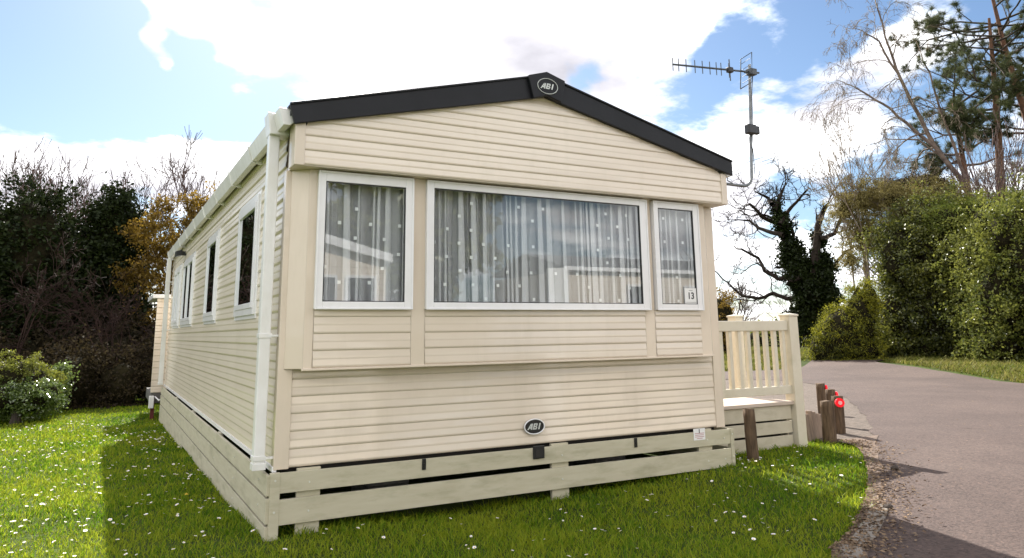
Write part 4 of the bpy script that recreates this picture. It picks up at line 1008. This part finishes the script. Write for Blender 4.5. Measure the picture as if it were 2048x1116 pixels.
plant('yew', (18.2, 10.0, 0), 'dark yellow tipped conifer bush where the road disappears', 'bush',
      [(18.38, 10.13, .96, .82, .74, 1.04), (18.05, 10.55, .56, .57, .51, .67), (18.68, 9.73, 1.42, .53, .48, 1.18), (18.64, 9.8, .55, .66, .6, .66), (18.84, 9.52, 2.0, .3, .27, .67)], 34000, .032, 'yewleaf', 65, shell=.25, clump=.2, aspect=.35)
plant('golden_shrub', (19.9, 17.2, 0), 'golden brown shrub just right of the caravan corner above the railing', 'shrub',
      [(20.0, 16.95, 1.5, .70, .8, 1.5), (19.9, 17.1, .6, .8, .8, .9)], 9000, .04, 'yellow', 66, shell=.6, clump=.25, corek=.6)
# low dark trees beyond the road, seen through the railing
plant('laurel_bush', (13.0, 12.8, 0), 'dark evergreen bush seen between the deck spindles', 'bush',
      [(12.3, 13.2, .7, .6, .6, 1.0), (11.6, 13.6, .7, .6, .6, 1.0)], 9000, .04, 'ivy', 67)

# dead looking oak, wrapped in ivy
def oak():
    rr = np.random.default_rng(77); B = np.array([28.0, 19.4, -.6]); rv = np.array([.58, -.81, 0]); fv = np.array([.81, .58, 0])
    e = empty('oak_tree', tuple(B), 'bare crooked oak with an ivy covered trunk beyond the bend of the road', 'tree')
    def P(u, v, dep=0): return B+rv*((u-1620)*.0262)+np.array([0, 0, (735-v)*.0252])+fv*dep
    trunk = [P(1626, 745), P(1622, 620), P(1602, 560, .2), P(1588, 480, .3), P(1575, 425, .3)]
    t2 = [P(1622, 620), P(1640, 545, -.3), P(1650, 475, -.4), P(1668, 440, -.5)]
    S = []; tips = []
    kw = dict(crook=.45, spread=.65, nseg=4, up=.06, rmin=.011, shrink=.66)
    limb(S, trunk, .42, .10, rr, tips, 2, .9, .6, **kw)
    limb(S, t2, .30, .07, rr, tips, 2, .9, .7, **kw)
    for pts in ([(1612, 604), (1585, 608), (1560, 596), (1535, 606), (1505, 600), (1482, 575), (1455, 545)],
                [(1602, 565), (1575, 572), (1552, 555), (1540, 528), (1515, 512), (1492, 498)],
                [(1590, 490), (1568, 482), (1545, 470), (1525, 450), (1500, 452)],
                [(1586, 470), (1600, 440), (1622, 420), (1640, 405)],
                [(1575, 430), (1565, 410), (1545, 400)], [(1578, 440), (1590, 405), (1600, 385)],
                [(1650, 500), (1675, 490), (1690, 460), (1700, 430)],
                [(1640, 560), (1668, 550), (1690, 525), (1712, 515)],
                [(1580, 460), (1552, 448), (1535, 425), (1520, 420)]):
        q = [P(u, v, rr.normal(0, .5)) for u, v in pts]; limb(S, q, .12, .03, rr, tips, 2, .85, .95, **kw)
    S = np.array(S); big = S[:, 6] > .05
    V, F = seg_mesh(S[big], 8); npmesh('trunk', V, F, 'oakbark', e, True)
    V, F = seg_mesh(S[~big], 3); npmesh('crown', V, F, 'oakbark', e)
    bl = []
    for (u, v, a, c) in ((1628, 700, 1.0, 1.0), (1627, 650, 1.15, .95), (1634, 600, 1.25, .95), (1612, 560, .8, .95), (1648, 555, .8, .85), (1655, 630, .55, .7), (1598, 520, .52, .85), (1588, 470, .34, .7), (1580, 435, .22, .5), (1648, 500, .25, .5), (1610, 520, .3, .5)):
        p = P(u, v); bl.append((*p, a*.74, a*.74, c*.95))
    Q = blob_points(bl, 42000, rr, .4, .35); parts = [leaves(Q, .085, rr), core(bl, .7)]; tri_mesh('ivy', parts[:1], 'ivy', e); tri_mesh('dark_core', parts[1:], 'shade', e)  # ivy skin over added dark lumps that stand in for inner shade
oak()
bare('bare_tree', (40, 36, -1.2), 'distant bare tree left of the ivy covered oak', 7, 36, n=3, rmin=.014, lev=3)
bare('bare_tree', (46, 36, -1.2), 'distant bare tree above the middle of the railing', 7.5, 37, n=4, rmin=.014, lev=3)
bare('bare_tree', (50, 27, -1.2), 'distant bare tree between the oak and the tall hedge', 9, 38, n=4, rmin=.014, lev=3)
plant('hedgerow', (60, 52, -1), 'far dark hedgerow at the end of the field', 'hedge',
      [(46+i*3.0, 62-i*3.1, 0.0, 2.4, 2.4, 1.5+.5*math.sin(i*2)) for i in range(-1, 8)], 14000, .16, 'hedge', 68, clump=.9)

# birch and pines rising behind the hedge
def birch():
    rr = np.random.default_rng(88); B = np.array([25.2, 9.9, 0.]); rv = np.array([.50, -.865, 0]); fv = np.array([.865, .50, 0])
    e = empty('birch', tuple(B), 'slender bare birch with drooping twigs left of the pines', 'tree')
    def P(u, v, dep=0): return B+rv*((u-1962)*.0205)+np.array([0, 0, (722-v)*.0187])+fv*dep
    S = []; tips = []; kw = dict(crook=.22, spread=.5, nseg=4, up=.0, rmin=.0050, shrink=.66, droop=.45)
    limb(S, [P(1975, 740), P(1968, 420), P(1925, 320), P(1895, 220), P(1878, 150), P(1866, 80), P(1855, -20)],   .11, .022, rr, tips, 3, .95, 1, **kw)
    limb(S, [P(1925, 320), P(1895, 280), P(1862, 230), P(1828, 195), P(1800, 168), P(1778, 152)], .07, .012, rr, tips, 3, .95, 1, **kw)
    limb(S, [P(1880, 160), P(1855, 85), P(1828, 55), P(1800, 42)], .045, .010, rr, tips, 3, .85, 1, **kw)
    limb(S, [P(1965, 400), P(1945, 280), P(1930, 170), P(1915, 100)], .06, .015, rr, tips, 3, .85, .8, **kw)
    limb(S, [P(1940, 350), P(1900, 300), P(1850, 290), P(1800, 300)], .04, .010, rr, tips, 3, .85, 1, **kw)
    S = np.array(S); big = S[:, 6] > .028
    V, F = seg_mesh(S[big], 7); npmesh('trunk', V, F, 'birch', e, True); V, F = seg_mesh(S[~big], 3); npmesh('crown', V, F, 'paletwig', e)
birch()
def brushy(base, lab, n, h, seed, mat_='paletwig', lev=3, z0=0):
    rr = np.random.default_rng(seed); e = empty('bare_shrub', base, lab, 'shrub'); S = []; tips = []
    for k in range(n):
        d = np.array([rr.normal(0, .22), rr.normal(0, .22), 1]); b = np.array(base)+np.array([rr.normal(0, .35), rr.normal(0, .35), 0])
        if z0: S.append((*b, *(b+np.array([0, 0, z0])), .035, .03)); b = b+np.array([0, 0, z0])
        grow(S, b, d, h*.45*rr.uniform(.8, 1.1), .05 if not z0 else .025, lev, rr, tips, crook=.12, up=.08, spread=.30, shrink=.62, rmin=.007)
    V, F = seg_mesh(S, 3); npmesh('branches', V, F, mat_, e)
brushy((21.3, 11.1, .1), 'pale upright bare shrub standing above the left end of the tall hedge', 6, 3.9, 91, z0=3.9)
brushy((24.4, 11.4, .2), 'tangled bare shrub between the hedge top and the birch', 7, 7.0, 92, 'twig')
brushy((24.0, 8.7, .2), 'tangled bare shrub below the pines', 8, 7.2, 93, 'twig')
brushy((23.2, 7.0, .2), 'bare shrub behind the glossy bush at the right edge', 7, 6.6, 94, 'twig')
def pine(base, pts, lab, seed, boughs):
    rr = np.random.default_rng(seed); e = empty('pine', tuple(base), lab, 'tree'); S = []; tips = []
    n = len(pts)
    for i in range(n-1):
        r0 = .20-.15*i/(n-1); S.append((*pts[i], *pts[i+1], r0, .20-.15*(i+1)/(n-1)))
    T = seg_mesh(S, 9); npmesh('trunk', T[0], T[1], 'pinebark', e, True)
    S = []; C_ = []
    for (t, L_, ang, rise) in boughs:
        f = t*(n-1); i = min(int(f), n-2); p = np.array(pts[i])+(np.array(pts[i+1])-np.array(pts[i]))*(f-i)
        d = np.array([math.cos(ang), math.sin(ang), rise]); tp = []
        grow(S, p, d, L_, .05, 2, rr, tp, crook=.2, up=.03, spread=.45, shrink=.5, rmin=.009)
        C_ += tp
    V, F = seg_mesh(S, 4); npmesh('branches', V, F, 'bark', e)
    C_ = np.array(C_); k = 75; P = np.repeat(C_, k, 0)+rr.normal(0, .03, (len(C_)*k, 3))
    u = rr.normal(0, 1, P.shape); u[:, 2] += .3; u /= np.linalg.norm(u, axis=1, keepdims=True); L_ = rr.uniform(.14, .28, (len(P), 1))
    s_ = np.cross(u, rr.normal(0, 1, P.shape)); s_ /= np.linalg.norm(s_, axis=1, keepdims=True); s_ *= .0075
    V = np.stack([P-s_, P+s_, P+u*L_], 1).reshape(-1, 3); F = np.arange(len(V)).reshape(-1, 3)
    npmesh('crown', V, F, 'needle', e)
rp = random.Random(5)
def bz(n, t0, t1): return [(t0+(t1-t0)*rp.random(), rp.uniform(1.0, 2.2), rp.uniform(0, 6.28), rp.uniform(-.15, .35)) for _ in range(n)]
pine((28.3, 10.6, 0), [(28.3, 10.6, -.1), (28.35, 10.5, 5), (28.5, 10.3, 8.5), (28.6, 10.2, 11.0), (28.6, 10.1, 13.0)], 'tall pine with orange bark behind the hedge, left of the two', 95, bz(22, .5, 1.0))
pine((29.0, 9.2, 0), [(29.3, 8.9, -.1), (29.2, 9.2, 5), (29.1, 9.55, 9), (29.0, 9.9, 12.0), (28.9, 10.1, 15)], 'leaning pine with a dark trunk at the right edge behind the hedge', 96, bz(30, .45, 1.0))
pine((26.9, 10.6, 0), [(26.9, 10.6, -.1), (26.8, 10.7, 4), (26.75, 10.75, 7.2), (26.7, 10.8, 9.5)], 'thin young pine between the birch and the tall pines', 97, bz(16, .55, 1.0))

# power lines
def wires():
    for k, (dz, lab) in enumerate(((0, 'uppermost thin overhead wire crossing the sky by the aerial'), (-.28, 'middle thin overhead wire crossing the sky by the aerial'), (-.52, 'lowest thin overhead wire crossing the sky by the aerial'))):
        a = Vector((18.0, 37.0, 6.2+dz)); b = Vector((34.5, 14.0, 12.6+dz*.7)); pts = []
        for i in range(25):
            t = i/24; p = a.lerp(b, t); p.z -= .35*math.sin(math.pi*t); pts.append(p)
        tag(MB().tube(pts, .012, 5).build('overhead_wire', 'black'), lab, 'wire')
wires()

# --- across the lane behind the viewer: what the windows mirror
def neighbour(x0, y0, w, ln, ang, lab):
    e = empty('neighbour_caravan', (0, 0, 0), lab, 'caravan'); PARENT_WORLD[0] = False
    mb = MB(); clad_x(mb, lambda z: (0, w), 0, .4, 2.5, .105, out=1); mb.prism([(0, .4), (w, .4), (w, 2.55), (w/2, 2.98), (0, 2.55)], 'y', -.05, -.002)
    mb.box(0, .05, -ln, -.06, .4, 2.55); mb.box(w-.05, w, -ln, -.06, .4, 2.55); mb.box(.05, w-.05, -ln, -ln+.05, .4, 2.55); mb.build('wall', 'clad', e)
    mb = MB(); mb.add([(-.06, .15, 2.62), (w/2, .15, 3.12), (w+.06, .15, 2.62), (-.06, -ln, 2.62), (w/2, -ln, 3.12), (w+.06, -ln, 2.62)], [(0, 1, 4, 3), (1, 2, 5, 4)]); mb.build('roof', 'roof', e)
    for s_ in (0, 1):
        mb = MB(); a = -.08 if s_ == 0 else w+.08; mb.prism([(w/2, 3.15), (a, 2.66), (a, 2.50), (w/2, 2.97)], 'y', .03, .17); mb.build('barge_board', 'upvc', e, .004)
    for a, b in ((.2, .8), (.95, w-.95), (w-.8, w-.2)):
        mb = MB(); 
        for q in ((a, a+.05, 1.35, 2.25), (b-.05, b, 1.35, 2.25), (a+.05, b-.05, 1.35, 1.40), (a+.05, b-.05, 2.2, 2.25)): mb.box(q[0], q[1], .0, .06, q[2], q[3])
        f = mb.build('window', 'upvc', e); g = MB(); g.box(a+.05, b-.05, .02, .025, 1.4, 2.2); o = g.build('pane', 'black', None); o.parent = f
    mb = MB(); mb.box(.02, w-.02, -.02, .0, .0, .38); mb.box(.0, .02, -ln, -.0, .0, .38); mb.build('skirting', 'board', e)
    e.location = (x0, y0, .05); e.rotation_euler = (0, 0, ang); PARENT_WORLD[0] = True; return e
neighbour(.07, -9.2, 3.66, 9, 0, 'cream caravan with white gable edge across the lane, mirrored in the left window')
def long_neighbour():
    e = empty('neighbour_caravan', (11.5, -10, 0), 'long cream caravan side across the lane, mirrored in the right of the middle window', 'caravan')
    x0, x1, y = 7.85, 17.5, -9.2
    mb = MB(); clad_x(mb, lambda z: (x0, x1), y, .4, 2.52, .105, out=1); mb.box(x0, x1, y-3.4, y-.004, .4, 2.52); mb.build('wall', 'clad', e)
    MB().add([(x0-.1, y+.1, 2.62), (x1+.1, y+.1, 2.62), (x1+.1, y-1.7, 3.05), (x0-.1, y-1.7, 3.05), (x1+.1, y-3.5, 2.6), (x0-.1, y-3.5, 2.6)], [(0, 1, 2, 3), (3, 2, 4, 5)]).build('roof', 'roof', e)
    MB().box(x0-.1, x1+.1, y+.02, y+.13, 2.52, 2.61).build('gutter', 'upvc', e, .01)
    for a, w, zb in ((9.5, .7, 1.3), (11.2, 1.3, 1.3), (13.6, .9, 1.3)):
        m2 = MB()
        for q in ((a, a+.05, zb, 2.25), (a+w-.05, a+w, zb, 2.25), (a+.05, a+w-.05, zb, zb+.05), (a+.05, a+w-.05, 2.2, 2.25)): m2.box(q[0], q[1], y+.012, y+.05, q[2], q[3])
        f = m2.build('window', 'upvc', e); o = MB().box(a+.05, a+w-.05, y+.014, y+.02, zb+.05, 2.2).build('pane', 'black', None); o.parent = f
    MB().box(x0, x1, y-.02, y, .0, .38).build('skirting', 'board', e)
    MB().box(7.30, 7.80, y+.1, y+.2, .0, 2.55).build('door_panel', 'pipe', e)
long_neighbour()
plant('broad_tree', (6.2, -15, 0), 'dark evergreen tree across the lane, mirrored in the middle window', 'tree',
      [(6.2, -15, 4.6, 2.0, 2.0, 2.6), (7.6, -15.5, 4.4, 1.7, 1.7, 2.2), (4.8, -15.5, 3.6, 1.6, 1.6, 1.8)], 9000, .14, 'hedge', 98, clump=.5)
bare('bare_tree', (18.5, -15, 0), 'bare tree across the lane, mirrored in the right window', 8, 99, r0=.07, n=3, rmin=.012)

# ------------------------------------------------------------------ sky
def sky():
    w = bpy.data.worlds.new('World'); sc.world = w; w.use_nodes = True; t = w.node_tree; t.nodes.clear(); L = t.links.new
    o = N(t, 'ShaderNodeOutputWorld'); bg = N(t, 'ShaderNodeBackground'); bg.inputs[1].default_value = .12
    s = N(t, 'ShaderNodeTexSky', sky_type='NISHITA'); s.sun_disc = False
    s.sun_elevation = math.asin(SUN.z); s.sun_rotation = math.atan2(SUN.x, SUN.y); s.air_density = 1.0; s.dust_density = .6; s.ozone_density = 1.5
    tc = N(t, 'ShaderNodeTexCoord'); sep = N(t, 'ShaderNodeSeparateXYZ'); L(tc.outputs['Generated'], sep.inputs[0])
    def mth(op, a, b=None, clamp=False):
        n = N(t, 'ShaderNodeMath', operation=op); n.use_clamp = clamp
        for i, q in enumerate((a, b)):
            if q is None: continue
            if isinstance(q, (int, float)): n.inputs[i].default_value = q
            else: L(q, n.inputs[i])
        return n.outputs[0]
    zz = mth('ADD', mth('MAXIMUM', sep.outputs[2], 0), .16)
    cx = mth('DIVIDE', sep.outputs[0], zz); cy = mth('DIVIDE', sep.outputs[1], zz)
    cb = N(t, 'ShaderNodeCombineXYZ'); L(cx, cb.inputs[0]); L(cy, cb.inputs[1]); cb.inputs[2].default_value = 3.7
    n1 = N(t, 'ShaderNodeTexNoise'); n1.inputs['Scale'].default_value = 1.15; n1.inputs['Detail'].default_value = 10; n1.inputs['Roughness'].default_value = .62; n1.inputs['Distortion'].default_value = .25; L(cb.outputs[0], n1.inputs['Vector'])
    # where the banks of cloud stand and where the sky is open (directions, radius, weight); unseen ones are added to brighten the walls
    acc = mth('MULTIPLY', mth('SUBTRACT', n1.outputs[0], .5), 3.0)
    wob = N(t, 'ShaderNodeTexNoise'); wob.inputs['Scale'].default_value = 5; wob.inputs['Detail'].default_value = 5; L(tc.outputs['Generated'], wob.inputs['Vector'])
    wv = N(t, 'ShaderNodeVectorMath', operation='MULTIPLY_ADD'); L(wob.outputs['Color'], wv.inputs[0]); wv.inputs[1].default_value = (.16, .16, .16); wv.inputs[2].default_value = (-.08, -.08, -.08)
    dv = N(t, 'ShaderNodeVectorMath', operation='ADD'); L(tc.outputs['Generated'], dv.inputs[0]); L(wv.outputs[0], dv.inputs[1])
    n3 = N(t, 'ShaderNodeTexNoise'); n3.inputs['Scale'].default_value = 4.2; n3.inputs['Detail'].default_value = 8; n3.inputs['Roughness'].default_value = .6; L(cb.outputs[0], n3.inputs['Vector'])
    acc = mth('ADD', acc, mth('MULTIPLY', mth('SUBTRACT', n3.outputs[0], .5), 2.6))
    acc = mth('ADD', acc, .0)
    for (x, y, z, rad, wt) in BLOBS:
        d = N(t, 'ShaderNodeVectorMath', operation='DISTANCE'); L(dv.outputs[0], d.inputs[0]); d.inputs[1].default_value = (x, y, z)
        mr = N(t, 'ShaderNodeMapRange', interpolation_type='SMOOTHSTEP'); mr.inputs[1].default_value = rad*1.25; mr.inputs[2].default_value = rad*.25
        mr.inputs[3].default_value = 0; mr.inputs[4].default_value = wt; L(d.outputs['Value'], mr.inputs[0]); acc = mth('ADD', acc, mr.outputs[0])
    mr = N(t, 'ShaderNodeMapRange', interpolation_type='SMOOTHSTEP'); mr.inputs[1].default_value = -.30; mr.inputs[2].default_value = .52; L(acc, mr.inputs[0])
    # cloud tone: bright bodies with soft lilac undersides
    n2 = N(t, 'ShaderNodeTexNoise'); n2.inputs['Scale'].default_value = 1.6; n2.inputs['Detail'].default_value = 6
    mp = N(t, 'ShaderNodeMapping'); mp.inputs['Location'].default_value = (3.1, 1.7, 0); L(cb.outputs[0], mp.inputs[0]); L(mp.outputs[0], n2.inputs['Vector'])
    dens = mth('MULTIPLY', mth('SUBTRACT', n2.outputs[0], .42), 3.2, True)
    cr = ramp(t, dens, [(0, CLOUD[0]), (.55, CLOUD[1]), (1, CLOUD[2])])
    sc_ = N(t, 'ShaderNodeVectorMath', operation='SCALE'); L(cr, sc_.inputs[0]); sc_.inputs['Scale'].default_value = CLOUDK
    sk = N(t, 'ShaderNodeVectorMath', operation='MULTIPLY'); L(s.outputs[0], sk.inputs[0]); sk.inputs[1].default_value = SKYK
    mx = N(t, 'ShaderNodeMix', data_type='RGBA'); L(mr.outputs[0], mx.inputs[0]); L(sk.outputs[0], mx.inputs[6]); L(sc_.outputs[0], mx.inputs[7])
    L(mx.outputs[2], bg.inputs[0]); L(bg.outputs[0], o.inputs[0])
    w.cycles.sampling_method = 'MANUAL'; w.cycles.sample_map_resolution = 512
BLOBS = [(0.37, 0.843, 0.391, 0.182, 0.62), (0.533, 0.797, 0.284, 0.17, 0.55), (0.254, 0.899, 0.356, 0.097, 0.7), (0.129, 0.929, 0.348, 0.067, 1.1), (0.063, 0.914, 0.401, 0.049, 1.6), (0.03, 0.939, 0.343, 0.036, 2.4), (-0.069, 0.978, 0.195, 0.103, 1.1), (0.023, 0.978, 0.21, 0.085, 1.1), (0.101, 0.972, 0.21, 0.067, 1.0), (-0.142, 0.972, 0.186, 0.109, 1.1), (0.618, 0.688, 0.38, 0.103, 0.4), (0.747, 0.613, 0.257, 0.122, 0.5), (0.794, 0.515, 0.323, 0.036, 0.45), (0.811, 0.481, 0.332, 0.073, 0.45), (0.705, 0.678, 0.208, 0.055, 0.4), (0.712, 0.692, 0.119, 0.091, 0.5), (0.796, 0.542, 0.269, 0.073, 0.4), (0.267, 0.934, 0.238, 0.073, 0.2), (-0.078, 0.946, 0.315, 0.182, -1.6), (0.027, 0.958, 0.286, 0.097, -1.1), (0.111, 0.949, 0.296, 0.073, -0.9), (0.165, 0.907, 0.387, 0.043, -0.7), (0.191, 0.91, 0.369, 0.036, -0.3), (0.752, 0.555, 0.355, 0.067, -0.8), (0.736, 0.596, 0.322, 0.036, -0.6), (0.687, 0.647, 0.331, 0.049, -0.9), (0.534, 0.771, 0.346, 0.036, -0.9), (0.247, 0.88, 0.406, 0.036, -0.8), (0.691, 0.701, 0.175, 0.036, -0.8), (0.741, 0.648, 0.176, 0.049, -0.8), (0.588, 0.699, 0.406, 0.043, -0.5), (0.584, 0.782, 0.218, 0.036, -0.5), (0.81, 0.554, 0.193, 0.055, -0.5), (0.686, 0.706, 0.175, 0.024, -0.4), (0.79, 0.581, 0.196, 0.036, -0.3), (0.71, 0.599, 0.371, 0.036, -0.2), (-0.3, -0.8, 0.5, 0.8, 0.7), (0.8, -0.5, 0.35, 0.5, 0.4), (0.1, 0.3, 0.95, 0.5, 0.5), (-0.93, 0.05, 0.35, 0.7, 1.3)]  # ends with unseen clouds, added left and behind to light the walls
CLOUD = [(1, 1, 1), (.50, .49, .52), (.27, .265, .295)]; CLOUDK = 8.4; SKYK = (.37, .42, .465)
sky()
sl = bpy.data.lights.new('sun', 'SUN'); sl.energy = 5.0; sl.angle = R(.55); sl.color = (1, .95, .87)
so = bpy.data.objects.new('sun', sl); COL.objects.link(so); so.rotation_euler = SUN.to_track_quat('Z', 'Y').to_euler(); so.location = (5, 20, 15)

# ------------------------------------------------------------------ camera
cd = bpy.data.cameras.new('camera'); co = bpy.data.objects.new('camera', cd); COL.objects.link(co); sc.camera = co
yaw, pit, roll = .49943, .18759, -.013118
Fv = Vector((math.sin(yaw)*math.cos(pit), math.cos(yaw)*math.cos(pit), math.sin(pit))); Rv = Vector((math.cos(yaw), -math.sin(yaw), 0)); Uv = Rv.cross(Fv)
R2 = Rv*math.cos(roll)+Uv*math.sin(roll); U2 = -Rv*math.sin(roll)+Uv*math.cos(roll)
m = Matrix((R2, U2, -Fv)).transposed().to_4x4(); m.translation = CAM; co.matrix_world = m
cd.sensor_width = 36; cd.sensor_fit = 'HORIZONTAL'; cd.lens = 36*1479.96/2048; cd.shift_y = -(558-382.95)/2048
cd.clip_start = .05; cd.clip_end = 3000
sc.render.engine = 'CYCLES'; sc.cycles.max_bounces = 8; sc.cycles.transparent_max_bounces = 16
sc.cycles.sample_clamp_indirect = 6
sc.view_settings.view_transform = 'Standard'; sc.view_settings.look = 'None'; sc.view_settings.exposure = 1.28; sc.view_settings.gamma = 1
